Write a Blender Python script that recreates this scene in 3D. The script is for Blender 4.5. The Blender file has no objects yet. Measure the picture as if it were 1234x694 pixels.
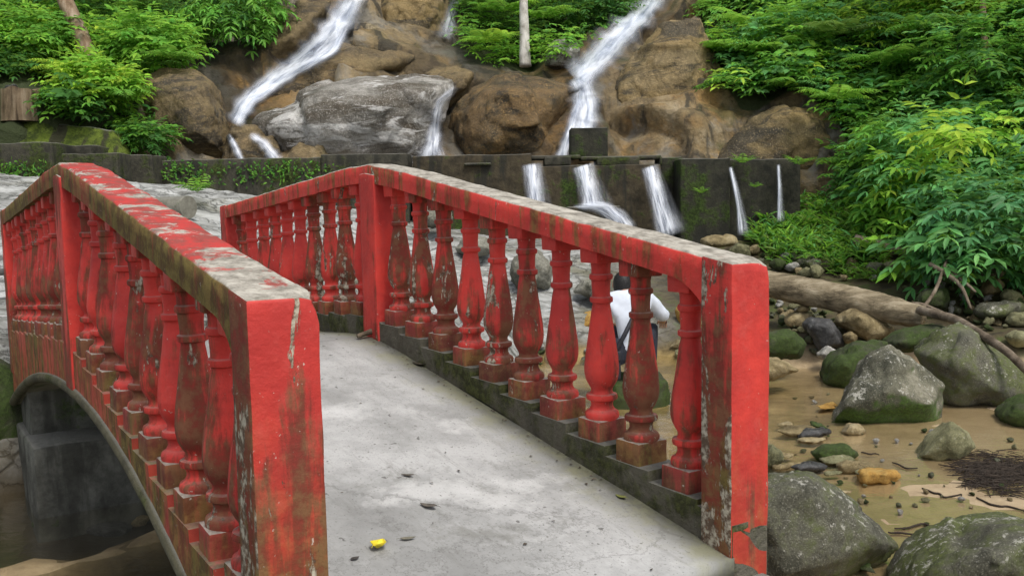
import bpy, bmesh, math, random
import numpy as np
from mathutils import Vector, Matrix, noise as mn
from mathutils.bvhtree import BVHTree
random.seed(7); rng = np.random.default_rng(7)
S = bpy.context.scene
C = S.collection
PI = math.pi

# ------------------------------------------------------------------ camera
F, PITCH, ROLL, TH = 1152.8, 0.09792, 0.01769, 0.5761
CU, CV, CZ = -2.12556, -1.5216, 1.18246
L1, L2, R1, R2 = 2.715, 2.773, 0.4233, 0.2516
WID, PW, HR = 1.539, 0.1625, 0.95
LT = L1 + L2
PX, PY = 1234.0, 694.0
_c, _s = math.cos(ROLL), math.sin(ROLL)
_cp, _sp = math.cos(PITCH), math.sin(PITCH)
def ray(x, y):
    x -= PX/2; y -= PY/2
    X = _c*x - _s*y; Y = _s*x + _c*y
    a, b = X/F, -Y/F
    return Vector((a, _cp + b*_sp, b*_cp - _sp))
CAM = Vector((0, 0, CZ))
def P(x, y, D):            # point at forward distance D along the sight line of a photo pixel
    r = ray(x, y); return CAM + r*(D/r.y)
def G(x, y, z):            # point on a level plane
    r = ray(x, y); return CAM + r*((z-CZ)/r.z)
cam = bpy.data.cameras.new('camera'); camo = bpy.data.objects.new('camera', cam); C.objects.link(camo)
cam.sensor_width = 36; cam.lens = F/PX*36; cam.clip_end = 500; cam.clip_start = 0.05
rt = Vector((1, 0, 0)); up = Vector((0, _sp, _cp)); fw = Vector((0, _cp, -_sp))
ix = rt*_c - up*_s; iy = up*_c + rt*_s
camo.matrix_world = Matrix(((ix.x, iy.x, -fw.x, CAM.x), (ix.y, iy.y, -fw.y, CAM.y), (ix.z, iy.z, -fw.z, CAM.z), (0, 0, 0, 1)))
S.camera = camo

# ------------------------------------------------------------------ light
SUN_EL, SUN_AZ = math.radians(58), math.radians(150)   # azimuth clockwise from +Y (north)
w = bpy.data.worlds.new('World'); S.world = w; w.use_nodes = True
nt = w.node_tree; nt.nodes.clear()
sky = nt.nodes.new('ShaderNodeTexSky'); sky.sky_type = 'NISHITA'; sky.sun_disc = False
sky.sun_elevation = SUN_EL; sky.sun_rotation = SUN_AZ; sky.dust_density = 3.0; sky.air_density = 1.0
hs = nt.nodes.new('ShaderNodeHueSaturation'); hs.inputs['Saturation'].default_value = 0.42
bg = nt.nodes.new('ShaderNodeBackground'); bg.inputs['Strength'].default_value = 0.15
wo = nt.nodes.new('ShaderNodeOutputWorld')
nt.links.new(sky.outputs[0], hs.inputs['Color']); nt.links.new(hs.outputs[0], bg.inputs[0]); nt.links.new(bg.outputs[0], wo.inputs[0])
sl = bpy.data.lights.new('sun', 'SUN'); sl.energy = 1.8; sl.angle = math.radians(14); sl.color = (1.0, 0.95, 0.86)
so = bpy.data.objects.new('sun', sl); C.objects.link(so)
sd = Vector((math.sin(SUN_AZ)*math.cos(SUN_EL), math.cos(SUN_AZ)*math.cos(SUN_EL), math.sin(SUN_EL)))
so.rotation_euler = sd.to_track_quat('Z', 'Y').to_euler(); so.location = (0, 0, 30)
S.view_settings.view_transform = 'Standard'; S.view_settings.look = 'None'; S.view_settings.gamma = 1
S.view_settings.exposure = 0.48
S.cycles.max_bounces = 8; S.cycles.transparent_max_bounces = 12; S.cycles.diffuse_bounces = 4

# ------------------------------------------------------------------ node helper
class M:
    def __init__(s, name, rough=0.8, coord='Object', rnd=True, spec=0.3):
        s.m = bpy.data.materials.new(name); s.m.use_nodes = True; s.t = s.m.node_tree; s.t.nodes.clear()
        s.out = s.n('ShaderNodeOutputMaterial'); s.b = s.n('ShaderNodeBsdfPrincipled')
        s.l(s.b.outputs[0], s.out.inputs[0]); s.b.inputs['Roughness'].default_value = rough
        s.b.inputs['Specular IOR Level'].default_value = spec
        tc = s.n('ShaderNodeTexCoord'); s.tc = tc
        s.co = tc.outputs[coord]; s.nrm = tc.outputs['Normal']
        s.oi = s.n('ShaderNodeObjectInfo').outputs['Random']
        if rnd: s.co = s.vadd(s.co, s.math('MULTIPLY', s.oi, 37.0))
    def n(s, k): return s.t.nodes.new(k)
    def l(s, a, b): s.t.links.new(a, b)
    def inp(s, sock, v):
        if hasattr(v, 'is_output'): s.l(v, sock)
        elif v is not None:
            sock.default_value = v if not (isinstance(v, tuple) and len(v) == 3 and sock.type == 'RGBA') else (*v, 1)
    def math(s, op, a, b=None, clamp=False):
        n = s.n('ShaderNodeMath'); n.operation = op; n.use_clamp = clamp
        s.inp(n.inputs[0], a); s.inp(n.inputs[1], b); return n.outputs[0]
    def vadd(s, a, f):
        n = s.n('ShaderNodeVectorMath'); n.operation = 'ADD'; s.l(a, n.inputs[0]); s.inp(n.inputs[1], f); return n.outputs[0]
    def scale(s, v):
        n = s.n('ShaderNodeMapping'); s.l(s.co, n.inputs[0]); n.inputs['Scale'].default_value = v; return n.outputs[0]
    def noise(s, sc, det=6, ro=0.6, dist=0.0, co=None):
        n = s.n('ShaderNodeTexNoise'); s.l(co or s.co, n.inputs['Vector'])
        n.inputs['Scale'].default_value = sc; n.inputs['Detail'].default_value = det
        n.inputs['Roughness'].default_value = ro; n.inputs['Distortion'].default_value = dist; return n.outputs['Fac']
    def vor(s, sc, feat='F1', co=None, rnd=1.0):
        n = s.n('ShaderNodeTexVoronoi'); n.feature = feat; s.l(co or s.co, n.inputs['Vector'])
        n.inputs['Scale'].default_value = sc; n.inputs['Randomness'].default_value = rnd; return n.outputs['Distance']
    def ss(s, v, a, b):     # smooth step a..b
        n = s.n('ShaderNodeMapRange'); n.interpolation_type = 'SMOOTHSTEP'; s.inp(n.inputs[0], v)
        n.inputs[1].default_value = a; n.inputs[2].default_value = b; return n.outputs[0]
    def mix(s, f, a, b, bt='MIX'):
        n = s.n('ShaderNodeMix'); n.data_type = 'RGBA'; n.blend_type = bt
        s.inp(n.inputs[0], f); s.inp(n.inputs[6], a); s.inp(n.inputs[7], b); return n.outputs[2]
    def ramp(s, f, *st):
        n = s.n('ShaderNodeValToRGB'); s.l(f, n.inputs[0]); e = n.color_ramp.elements
        while len(e) < len(st): e.new(0.5)
        for k, (p, c) in enumerate(st): e[k].position = p; e[k].color = (*c, 1)
        return n.outputs[0]
    def xyz(s, v, i):
        n = s.n('ShaderNodeSeparateXYZ'); s.l(v, n.inputs[0]); return n.outputs[i]
    def attr(s, name, out='Color'):
        n = s.n('ShaderNodeAttribute'); n.attribute_name = name; return n.outputs[out]
    def gnz(s):
        return s.xyz(s.n('ShaderNodeNewGeometry').outputs['Normal'], 2)
    def bump(s, h, st, d=0.02, prev=None):
        n = s.n('ShaderNodeBump'); n.inputs['Strength'].default_value = st; n.inputs['Distance'].default_value = d
        s.l(h, n.inputs['Height'])
        if prev: s.l(prev, n.inputs['Normal'])
        return n.outputs[0]
    def done(s, col, nrm=None, rough=None):
        s.inp(s.b.inputs['Base Color'], col)
        if nrm: s.l(nrm, s.b.inputs['Normal'])
        if rough is not None: s.inp(s.b.inputs['Roughness'], rough)
        return s.m

def paint(name, grime=0.3, moss=0.2, flake=0.3, topred=0.0, base=(0.63, 0.054, 0.041), mosszone=None, side=0.0, topw=1.0, low=0.0, brown=1.0, fw=0.55, vary=0.13):
    m = M(name, 0.6, spec=0.2)
    ob = m.tc.outputs['Object']
    n1 = m.noise(3.1, 8, 0.65); nf = m.noise(14, 6, 0.7); big = m.noise(1.5, 4, 0.55)
    st = m.noise(1.0, 6, 0.65, 0.2, co=m.scale((15, 15, 1.8)))
    col = m.mix(m.ss(n1, 0.35, 0.65), base, (base[0]*.66, base[1]*.7, base[2]*.8))
    col = m.mix(m.math('MULTIPLY', m.ss(nf, 0.48, 0.72), 0.45), col, (0.52, 0.085, 0.07))
    nx = m.math('ABSOLUTE', m.xyz(m.nrm, 0))
    sd_ = m.math('MULTIPLY', m.math('SUBTRACT', 1.0, m.ss(nx, 0.4, 0.9)), side*0.30)
    lowm = m.math('MULTIPLY', m.ss(m.xyz(ob, 2), 0.95, 0.15), low*0.20)
    wear = m.math('ADD', m.math('ADD', sd_, lowm), m.math('MULTIPLY', m.math('SUBTRACT', m.oi, 0.6), vary))
    gs = m.math('ADD', m.math('ADD', m.math('MULTIPLY', st, 0.62), m.math('MULTIPLY', n1, 0.38)), wear)
    g = m.ss(gs, 0.71-0.34*grime, 0.80-0.34*grime)
    g = m.math('MULTIPLY', g, m.math('ADD', 0.55, m.math('MULTIPLY', m.ss(nf, .3, .6), 0.38)))
    gc = m.mix(m.ss(nf, 0.38, 0.62), (0.062*brown, 0.032*brown, 0.020), (0.17*brown, 0.085*brown, 0.045))
    col = m.mix(g, col, gc)
    a = m.ss(m.math('ADD', m.math('ADD', m.math('MULTIPLY', st, 0.45), m.math('MULTIPLY', big, 0.55)), m.math('MULTIPLY', wear, 0.6)), 0.71-0.33*moss, 0.82-0.33*moss)
    if mosszone:
        z = m.xyz(ob, 2)
        zz = m.math('ADD', z, m.math('MULTIPLY', m.math('SUBTRACT', m.math('ADD', m.math('MULTIPLY', n1, .5), m.math('MULTIPLY', st, .5)), 0.5), 2.2))
        a = m.math('MAXIMUM', a, m.math('MULTIPLY', m.ss(zz, mosszone[1], mosszone[0]), 0.9))
    col = m.mix(m.math('MULTIPLY', a, 0.85), col, m.mix(m.ss(nf, 0.4, 0.6), (0.060, 0.048, 0.016), (0.15, 0.125, 0.035)))
    fm = m.ss(m.math('ADD', m.math('ADD', m.math('MULTIPLY', m.noise(5, 9, 0.74, 0.5, co=m.scale((1.5, 1.5, 0.55))), 0.75), m.math('MULTIPLY', st, 0.25)), m.math('MULTIPLY', wear, fw)), 0.665-0.16*flake, 0.68-0.16*flake)
    fcol = m.mix(m.ss(m.noise(34, 5, .65), 0.42, 0.62), (0.11, 0.075, 0.05), (0.43, 0.39, 0.30))
    col = m.mix(fm, col, fcol)
    sp = m.ss(m.noise(48, 4, 0.6), 0.68, 0.72)
    col = m.mix(m.math('MULTIPLY', sp, 0.7), col, (0.5, 0.45, 0.38))
    nz = m.math('MULTIPLY', m.ss(m.xyz(m.nrm, 2), 0.55, 0.8), topw)
    tn = m.noise(6, 9, 0.75, 0.4)
    tc = m.mix(m.ss(m.noise(18, 7, 0.7), 0.3, 0.7), (0.15, 0.135, 0.11), (0.46, 0.43, 0.37))
    tred = m.mix(m.ss(nf, 0.4, 0.6), (0.42, 0.045, 0.04), (0.24, 0.06, 0.05))
    if topred:
        e = m.math('MULTIPLY', m.ss(m.xyz(ob, 0), 0.75, 0.2), 0.16)
        tc = m.mix(m.ss(m.math('ADD', tn, e), 0.42+0.22*topred, 0.36+0.22*topred), tc, tred)
    col = m.mix(nz, col, tc)
    h = m.math('ADD', m.math('MULTIPLY', fm, -0.5), m.math('ADD', m.noise(30, 6, 0.7), m.math('MULTIPLY', nf, 0.6)))
    rough = m.math('ADD', 0.5, m.math('MULTIPLY', m.math('MAXIMUM', g, m.math('MAXIMUM', fm, nz)), 0.45))
    return m.done(col, m.bump(h, 0.6, 0.006), rough)

def rockmat(name, c0, c1, c2, moss=0.4, mosscol=(0.045, 0.075, 0.012), lichen=0.4, wet=0.0, sc=1.0, streak=None, mossdir=0):
    m = M(name, 0.85, spec=0.25)
    big = m.noise(1.1*sc, 7, 0.64, 0.5); mid = m.noise(4.5*sc, 9, 0.72, 0.3); fine = m.noise(24*sc, 7, 0.75)
    col = m.ramp(m.math('ADD', m.math('MULTIPLY', big, 0.6), m.math('MULTIPLY', mid, 0.4)), (0.40, c0), (0.5, c1), (0.60, c2))
    if streak:
        sr_ = m.scale(streak[0]); sr_.node.inputs['Rotation'].default_value = (0, math.radians(-28), 0)
        w_ = m.noise(1.0, 8, 0.68, 0.9, co=sr_)
        col = m.mix(m.ss(w_, 0.42, 0.62), col, streak[1])
        w2 = m.noise(1.9, 8, 0.68, 0.9, co=sr_)
        col = m.mix(m.math('MULTIPLY', m.ss(w2, 0.51, 0.60), 0.85), col, streak[2])
    col = m.mix(m.math('MULTIPLY', m.ss(fine, 0.40, 0.75), 0.45), col, (0.02, 0.018, 0.014))
    col = m.mix(m.math('MULTIPLY', m.ss(m.noise(70*sc, 3), 0.5, 0.8), 0.4), col, tuple(min(1, c*1.9+0.02) for c in c2))
    gz = m.gnz()
    mk = m.math('ADD', m.math('MULTIPLY', big, 0.55), m.math('MULTIPLY', mid, 0.45))
    if mossdir: mk = m.math('ADD', mk, m.math('MULTIPLY', gz, -0.16*mossdir))
    mm = m.ss(mk, 0.68-0.36*moss, 0.80-0.36*moss)
    mc = m.mix(m.ss(fine, 0.38, 0.62), tuple(c*0.45 for c in mosscol), mosscol)
    col = m.mix(m.math('MULTIPLY', mm, 0.85), col, mc)
    if lichen:
        up_ = m.ss(gz, -0.1, 0.5)
        lm = m.ss(m.math('ADD', m.math('MULTIPLY', m.noise(16*sc, 7, 0.75), 0.75), m.math('MULTIPLY', m.noise(2.5*sc, 3), 0.25)), 0.63-0.08*lichen, 0.665-0.08*lichen)
        col = m.mix(m.math('MULTIPLY', m.math('MULTIPLY', lm, up_), 0.75), col, (0.42, 0.41, 0.36))
    cr = m.vor(1.6*sc, 'DISTANCE_TO_EDGE', co=m.vadd(m.co, m.math('MULTIPLY', mid, 0.7)))
    ck = m.ss(cr, 0.035, 0.0)
    col = m.mix(m.math('MULTIPLY', ck, m.math('MULTIPLY', m.ss(big, .45, .6), .3)), col, (0.02, 0.018, 0.014))
    h = m.math('ADD', m.math('ADD', m.math('MULTIPLY', mid, 1.0), m.math('MULTIPLY', fine, 0.45)), m.math('MULTIPLY', ck, -0.06))
    return m.done(col, m.bump(h, 0.9, 0.05/sc), m.math('ADD', .25, m.math('MULTIPLY', m.ss(mid, 0.3, 0.65), .55)) if wet > 0.5 else 0.88)

def concrete(name, c0, c1, moss=0.5, streaks=0.5, mosscol=(0.05, 0.085, 0.015)):
    m = M(name, 0.9, rnd=False, spec=0.2)
    big = m.noise(0.9, 5, 0.6); mid = m.noise(5, 8, 0.7); fine = m.noise(30, 5, 0.7)
    st = m.noise(1, 5, 0.6, co=m.scale((5, 5, 0.7)))
    col = m.mix(m.ss(m.math('ADD', m.math('MULTIPLY', mid, 0.6), m.math('MULTIPLY', big, 0.4)), 0.36, 0.64), c0, c1)
    col = m.mix(m.math('MULTIPLY', m.ss(st, 0.5, 0.62), streaks), col, (0.022, 0.022, 0.018))
    mm = m.ss(m.math('ADD', m.math('MULTIPLY', big, 0.5), m.math('MULTIPLY', mid, 0.5)), 0.66-0.3*moss, 0.76-0.3*moss)
    col = m.mix(m.math('MULTIPLY', mm, 0.9), col, m.mix(m.ss(fine, 0.4, 0.62), tuple(c*0.35 for c in mosscol), mosscol))
    tz = m.ss(m.gnz(), 0.6, 0.9)
    col = m.mix(m.math('MULTIPLY', tz, 0.6), col, m.mix(fine, (0.1, 0.1, 0.085), (0.3, 0.29, 0.26)))
    h = m.math('ADD', mid, m.math('ADD', m.math('MULTIPLY', fine, 0.4), m.math('MULTIPLY', mm, 0.3)))
    return m.done(col, m.bump(h, 0.7, 0.03))

def plain(name, col, rough=0.7, var=0.3, sc=12, bump=0.3, spec=0.3):
    m = M(name, rough, spec=spec)
    n = m.noise(sc, 6, 0.65)
    c = m.mix(m.ss(n, 0.3, 0.7), tuple(x*(1-var) for x in col), tuple(min(1, x*(1+var)) for x in col))
    return m.done(c, m.bump(n, bump, 0.01))

def bark(name, c0, c1, c2, sc=(9, 9, 2)):
    m = M(name, 0.9, spec=0.15)
    a = m.noise(1.2, 7, 0.7, 0.4, co=m.scale(sc)); b = m.noise(3, 5, 0.6); f = m.noise(40, 4, 0.6)
    col = m.ramp(m.math('ADD', m.math('MULTIPLY', a, 0.65), m.math('MULTIPLY', b, 0.35)), (0.36, c0), (0.5, c1), (0.64, c2))
    col = m.mix(m.math('MULTIPLY', m.ss(f, 0.5, 0.8), 0.3), col, c0)
    return m.done(col, m.bump(m.math('ADD', a, m.math('MULTIPLY', f, 0.2)), 0.9, 0.03))

def leafmat(name, trans=0.35, rough=0.5):
    m = M(name, rough, rnd=False, spec=0.22)
    c = m.attr('col'); n = m.noise(25, 3)
    col = m.mix(m.math('MULTIPLY', m.ss(n, 0.35, 0.7), 0.25), c, (0.03, 0.07, 0.012))
    m.done(col)
    tr = m.n('ShaderNodeBsdfTranslucent'); m.l(m.mix(0.45, col, (0.32, 0.50, 0.07)), tr.inputs[0])
    mx = m.n('ShaderNodeMixShader'); mx.inputs[0].default_value = trans
    m.l(m.b.outputs[0], mx.inputs[1]); m.l(tr.outputs[0], mx.inputs[2]); m.l(mx.outputs[0], m.out.inputs[0])
    return m.m

# ------------------------------------------------------------------ object helper
def tag(o, label=None, cat=None, group=None, kind=None):
    if label: o['label'] = label
    if cat: o['category'] = cat
    if group: o['group'] = group
    if kind: o['kind'] = kind
    return o
def link(name, me, mat=None, parent=None, loc=None):
    o = bpy.data.objects.new(name, me); C.objects.link(o)
    if mat is not None: me.materials.append(mat)
    if parent: o.parent = parent
    if loc is not None: o.location = loc
    return o
def from_bm(name, bm, mat=None, parent=None, loc=None, smooth=True):
    me = bpy.data.meshes.new(name)
    bmesh.ops.recalc_face_normals(bm, faces=bm.faces)
    bm.to_mesh(me); bm.free()
    if smooth: me.polygons.foreach_set('use_smooth', [True]*len(me.polygons))
    return link(name, me, mat, parent, loc)
def empty(name, loc, rz=0):
    o = bpy.data.objects.new(name, None); C.objects.link(o); o.location = loc; o.rotation_euler = (0, 0, rz)
    o.empty_display_size = 0.2; return o
def fbm(p, sc, oct=4):
    v = 0; a = 1; t = 0
    for k in range(oct):
        v += a*mn.noise(Vector(p)*sc*(2**k)); t += a; a *= 0.5
    return v/t
def facet(q, sc):
    q = Vector(q)*sc; d, pts = mn.voronoi(q)
    c = pts[0]; t_ = min(1, (d[1]-d[0])/.12)
    return (q-c).dot(mn.noise_vector(c*5.3)*2.2)*(.35+.65*t_)-.10*(1-t_)
def box(bm, x0, x1, y0, y1, z0, z1, seg=0.06, bev=0.006):
    """box with its faces cut to about seg so that it can be roughened"""
    b = bmesh.new(); bmesh.ops.create_cube(b, size=1)
    bmesh.ops.scale(b, vec=(x1-x0, y1-y0, z1-z0), verts=b.verts)
    bmesh.ops.translate(b, vec=((x0+x1)/2, (y0+y1)/2, (z0+z1)/2), verts=b.verts)
    if bev: bmesh.ops.bevel(b, geom=b.edges[:], offset=bev, segments=2, affect='EDGES', profile=0.5)
    if seg:
        for ax in range(3):
            lo, hi = ((x0, x1), (y0, y1), (z0, z1))[ax]
            n = int((hi-lo)/seg)
            for k in range(1, n):
                co = [0, 0, 0]; co[ax] = lo+(hi-lo)*k/n; no = [0, 0, 0]; no[ax] = 1
                bmesh.ops.bisect_plane(b, geom=b.verts[:]+b.edges[:]+b.faces[:], plane_co=co, plane_no=no)
    me = bpy.data.meshes.new('t'); b.to_mesh(me); b.free(); bm.from_mesh(me); bpy.data.meshes.remove(me)
def rough(bm, amp, sc=6, seed=0):
    bm.normal_update()
    for v in bm.verts:
        p = v.co + Vector((seed*3.1, seed*1.7, 0))
        v.co += v.normal*(fbm(p, sc, 3)*amp)
def tube(bm, pts, rad, seg=10, cap=True, jit=0.0):
    pts = [Vector(p) for p in pts]; n = len(pts)
    rads = rad if isinstance(rad, (list, tuple)) else [rad]*n
    rings = []; pr = None
    for i, p in enumerate(pts):
        t = (pts[min(i+1, n-1)]-pts[max(i-1, 0)]).normalized()
        if pr is None:
            a = Vector((0, 0, 1)) if abs(t.z) < 0.9 else Vector((1, 0, 0)); pr = t.cross(a).normalized()
        pr = (pr-t*pr.dot(t)).normalized(); q = t.cross(pr)
        ring = []
        for k in range(seg):
            an = 2*PI*k/seg; d = pr*math.cos(an)+q*math.sin(an)
            r = rads[i]
            if jit: r *= 1+jit*fbm(p+d*rads[i], 3.0/max(rads[i]*6, 0.05), 3)
            ring.append(bm.verts.new(p+d*r))
        rings.append(ring)
    for a, b in zip(rings, rings[1:]):
        for k in range(seg): bm.faces.new((a[k], a[(k+1) % seg], b[(k+1) % seg], b[k]))
    if cap:
        bm.faces.new(rings[0][::-1]); bm.faces.new(rings[-1])
def smoothpath(pts, n=6):
    pts = [Vector(p) for p in pts]; out = []
    for i in range(len(pts)-1):
        p0 = pts[max(i-1, 0)]; p1 = pts[i]; p2 = pts[i+1]; p3 = pts[min(i+2, len(pts)-1)]
        for k in range(n):
            t = k/n
            out.append(0.5*((2*p1)+(p2-p0)*t+(2*p0-5*p1+4*p2-p3)*t*t+(3*p1-p0-3*p2+p3)*t**3))
    out.append(pts[-1]); return out
def lathe(bm, prof, seg=20, cx=0, cy=0):
    rings = []
    for r, z in prof:
        rings.append([bm.verts.new((cx+r*math.cos(2*PI*k/seg), cy+r*math.sin(2*PI*k/seg), z)) for k in range(seg)])
    for a, b in zip(rings, rings[1:]):
        for k in range(seg): bm.faces.new((a[k], a[(k+1) % seg], b[(k+1) % seg], b[k]))
    bm.faces.new(rings[0][::-1]); bm.faces.new(rings[-1])

# ------------------------------------------------------------------ bridge
RZ = PI/2 + TH
ORG = Vector((CU*math.sin(TH)-CV*math.cos(TH), -CU*math.cos(TH)-CV*math.sin(TH), 0))
def BW(u, v, z):           # bridge coordinates (along, right, up) to world
    return Vector((ORG.x - u*math.sin(TH)+v*math.cos(TH), ORG.y+u*math.cos(TH)+v*math.sin(TH), z))
def deckz(u):
    a = R1*u/L1 if u <= L1 else R1-R2*(u-L1)/L2
    return a - 0.014*math.exp(-((u-L1)/0.22)**2)
def railz(u): return deckz(u)+HR
def archz(u):
    return 0.285-(0.082 if u < 2.45 else 0.056)*(u-2.45)**2
paint_end = paint('painted_post', 0.20, 0.02, 0.13, mosszone=(-0.70, 0.62), side=0.75, low=0.9, fw=0.5)
paint_end_l = paint('painted_post_stained', 0.36, 0.10, 0.42, mosszone=(-0.55, 0.95), side=0.75, low=1.25, fw=0.25)
paint_mid = paint('painted_post_inner', 0.58, 0.36, 0.2, side=0.2, low=0.4)
paint_bal = paint('painted_baluster', 0.60, 0.22, 0.40, topw=0.3, low=0.4)
paint_bal_far = paint('painted_baluster_worn', 0.62, 0.25, 0.25, topw=0.3, low=0.4)
paint_plinth = paint('painted_plinth', 0.74, 0.52, 0.46, base=(0.36, 0.05, 0.04), topw=0.8, mosszone=(-0.10, 0.17))
paint_rail_r = paint('painted_rail', 0.70, 0.42, 0.50, brown=1.4, vary=0.0)
paint_rail_l = paint('painted_rail_grimy', 0.42, 0.32, 0.28, topred=0.75, side=1.15, brown=1.25, fw=0.0, vary=0.0)
paint_wall = paint('painted_spandrel', 0.36, 0.42, 0.10, base=(0.42, 0.062, 0.04), side=0.55, brown=1.5, fw=0.0, topw=0.25)
mossc = concrete('mossy_curb', (0.07, 0.062, 0.045), (0.15, 0.14, 0.11), 0.52, 0.4, (0.065, 0.075, 0.018))
pierm = concrete('abutment_concrete', (0.045, 0.045, 0.038), (0.15, 0.15, 0.13), 0.40, 0.6)

def deckmat():
    m = M('deck_concrete', 0.85, rnd=False, spec=0.3)
    big = m.noise(1.4, 6, 0.6, 0.4); mid = m.noise(6, 8, 0.7); fine = m.noise(60, 4, 0.7)
    col = m.ramp(m.math('ADD', m.math('MULTIPLY', big, 0.6), m.math('MULTIPLY', mid, 0.4)), (0.36, (0.19, 0.192, 0.185)), (0.5, (0.285, 0.288, 0.28)), (0.62, (0.40, 0.402, 0.395)))
    col = m.mix(m.math('MULTIPLY', m.ss(fine, 0.5, 0.75), 0.25), col, (0.13, 0.13, 0.12))
    sp = m.ss(m.noise(28, 2, 0.5), 0.70, 0.74)
    col = m.mix(m.math('MULTIPLY', sp, 0.7), col, (0.06, 0.055, 0.05))
    tw = m.noise(1.0, 5, 0.7, 0.3, co=m.scale((3, 26, 3)))
    col = m.mix(m.math('MULTIPLY', m.ss(tw, .54, .66), .25), col, (0.14, 0.14, 0.125))
    pt_ = m.ss(m.noise(3.2, 8, .75, .3), .57, .66); col = m.mix(m.math('MULTIPLY', pt_, .36), col, (0.12, 0.12, 0.10))
    wp = m.ss(m.noise(1.9, 6, .65), .58, .70); col = m.mix(m.math('MULTIPLY', wp, .5), col, (0.58, 0.58, 0.57))
    gr = m.ss(m.noise(110, 2, .5), .62, .70); col = m.mix(m.math('MULTIPLY', gr, .5), col, (0.09, 0.085, 0.075))
    ckd = m.ss(m.vor(.55, 'DISTANCE_TO_EDGE', co=m.vadd(m.co, m.math('MULTIPLY', mid, .5))), 0.006, 0.0); col = m.mix(m.math('MULTIPLY', ckd, .35), col, (0.07, 0.068, 0.06))
    y = m.math('ABSOLUTE', m.xyz(m.tc.outputs['Object'], 1))
    e = m.ss(m.math('ADD', y, m.math('MULTIPLY', m.math('SUBTRACT', mid, 0.5), 0.45)), 0.47, 0.70)
    col = m.mix(m.math('MULTIPLY', e, 0.85), col, m.mix(m.ss(mid, 0.4, 0.6), (0.075, 0.075, 0.05), (0.17, 0.17, 0.10)))
    return m.done(col, m.bump(m.math('ADD', mid, m.math('MULTIPLY', fine, 0.5)), 0.35, 0.01), m.math('ADD', 0.45, m.math('MULTIPLY', big, 0.5)))
deck_m = deckmat()

bridge = empty('footbridge', ORG, RZ)
tag(bridge, 'arched concrete footbridge with flaking red balustrades over the stream', 'bridge')
VI = WID/2-PW/2; VO = WID/2+PW/2
# deck slab
bm = bmesh.new(); us = np.linspace(0, LT, 111); rows = []
for u in us:
    rows.append([[bm.verts.new((u, y, deckz(u)+0.003*mn.noise(Vector((u*2, y*2, 0))))) for y in np.linspace(-VI-0.01, VI+0.01, 13)],
                 [bm.verts.new((u, y, deckz(u)-0.075)) for y in np.linspace(-VI-0.01, VI+0.01, 13)]])
for a, b in zip(rows, rows[1:]):
    for s in (0, 1):
        for k in range(12): bm.faces.new((a[s][k], a[s][k+1], b[s][k+1], b[s][k]))
    for k in (0, 12): bm.faces.new((a[0][k], b[0][k], b[1][k], a[1][k]))
for r in (rows[0], rows[-1]):
    for k in range(12): bm.faces.new((r[0][k], r[0][k+1], r[1][k+1], r[1][k]))
from_bm('deck', bm, deck_m, bridge)
# arch ring under the deck
bm = bmesh.new(); us = np.linspace(-0.3, LT+0.3, 80); prev = None
for u in us:
    zt = min(archz(u)+0.052, deckz(max(0, min(LT, u)))-0.03); zb = min(archz(u), zt-0.04)
    ring = [bm.verts.new(c) for c in ((u, -VO+0.018, zt), (u, -VO+0.006, zb+0.026), (u, -VO+0.022, zb), (u, VO-0.022, zb), (u, VO-0.006, zb+0.026), (u, VO-0.018, zt))]
    if prev:
        for k in range(6): bm.faces.new((prev[k], prev[(k+1) % 6], ring[(k+1) % 6], ring[k]))
    else: bm.faces.new(ring[::-1])
    prev = ring
bm.faces.new(prev)
from_bm('arch_ring', bm, concrete('arch_concrete', (0.10, 0.09, 0.06), (0.18, 0.17, 0.12), 0.5, 0.4, (0.08, 0.09, 0.03)), bridge)
for sgn in (1, -1):
    bm = bmesh.new(); tube(bm, [(u, sgn*(VO-0.012), archz(u)+0.018) for u in np.linspace(-0.25, LT+0.95, 60)], 0.030, 12, jit=.12)
    from_bm('arch_rib', bm, concrete('rib_concrete', (0.06, 0.055, 0.035), (0.13, 0.12, 0.075), 0.5, 0.4, (0.07, 0.08, 0.025)), bridge)
# baluster stations
SP = 0.2465
near_u = [0.285+SP*k for k in range(10)]
far_u = [2.955+0.252*k for k in range(10)]
POST = [(0.0, 0.14), (2.61, 2.80), (LT-0.14, LT)]
def tread(u):
    """stepped top of the curb"""
    best = None
    for c in near_u+far_u:
        if abs(u-c) <= SP/2+1e-6: best = c
    if best is None: return deckz(u)+0.108
    return deckz(best)+0.108
# spandrel walls with stepped curb
def wall(name, y0, y1, m):
    bm = bmesh.new()
    cuts = set(np.round(np.linspace(0.0, LT, 90), 4))
    for c in near_u+far_u: cuts |= {round(c-SP/2-0.0006, 4), round(c-SP/2+0.0012, 4), round(c+SP/2+0.0006, 4)}
    us = sorted(x for x in cuts if 0 <= x <= LT)
    prev = None
    for u in us:
        zb = max(archz(u)+0.03, -0.75) if 0.25 < u else -0.75
        zt = tread(u); n = 9
        ring = []
        for k in range(n+1): ring.append((u, y0, zb+(zt-zb)*k/n))
        for k in range(n, -1, -1): ring.append((u, y1, zb+(zt-zb)*k/n))
        ring = [bm.verts.new(c) for c in ring]
        if prev:
            for k in range(len(ring)): bm.faces.new((prev[k], prev[(k+1) % len(ring)], ring[(k+1) % len(ring)], ring[k]))
        else: bm.faces.new(ring[::-1])
        prev = ring
    bm.faces.new(prev)
    rough(bm, 0.004, 7)
    return from_bm(name, bm, m, bridge, smooth=False)
def curbmat(name, outer_sign):
    """painted, algae streaked outer face; bare mossy concrete towards the deck"""
    m = paint_wall.copy(); m.name = name
    return m
wl = wall('spandrel_wall', VI, VO, paint_wall)
wr = wall('spandrel_wall', -VO, -VI, mossc)
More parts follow.
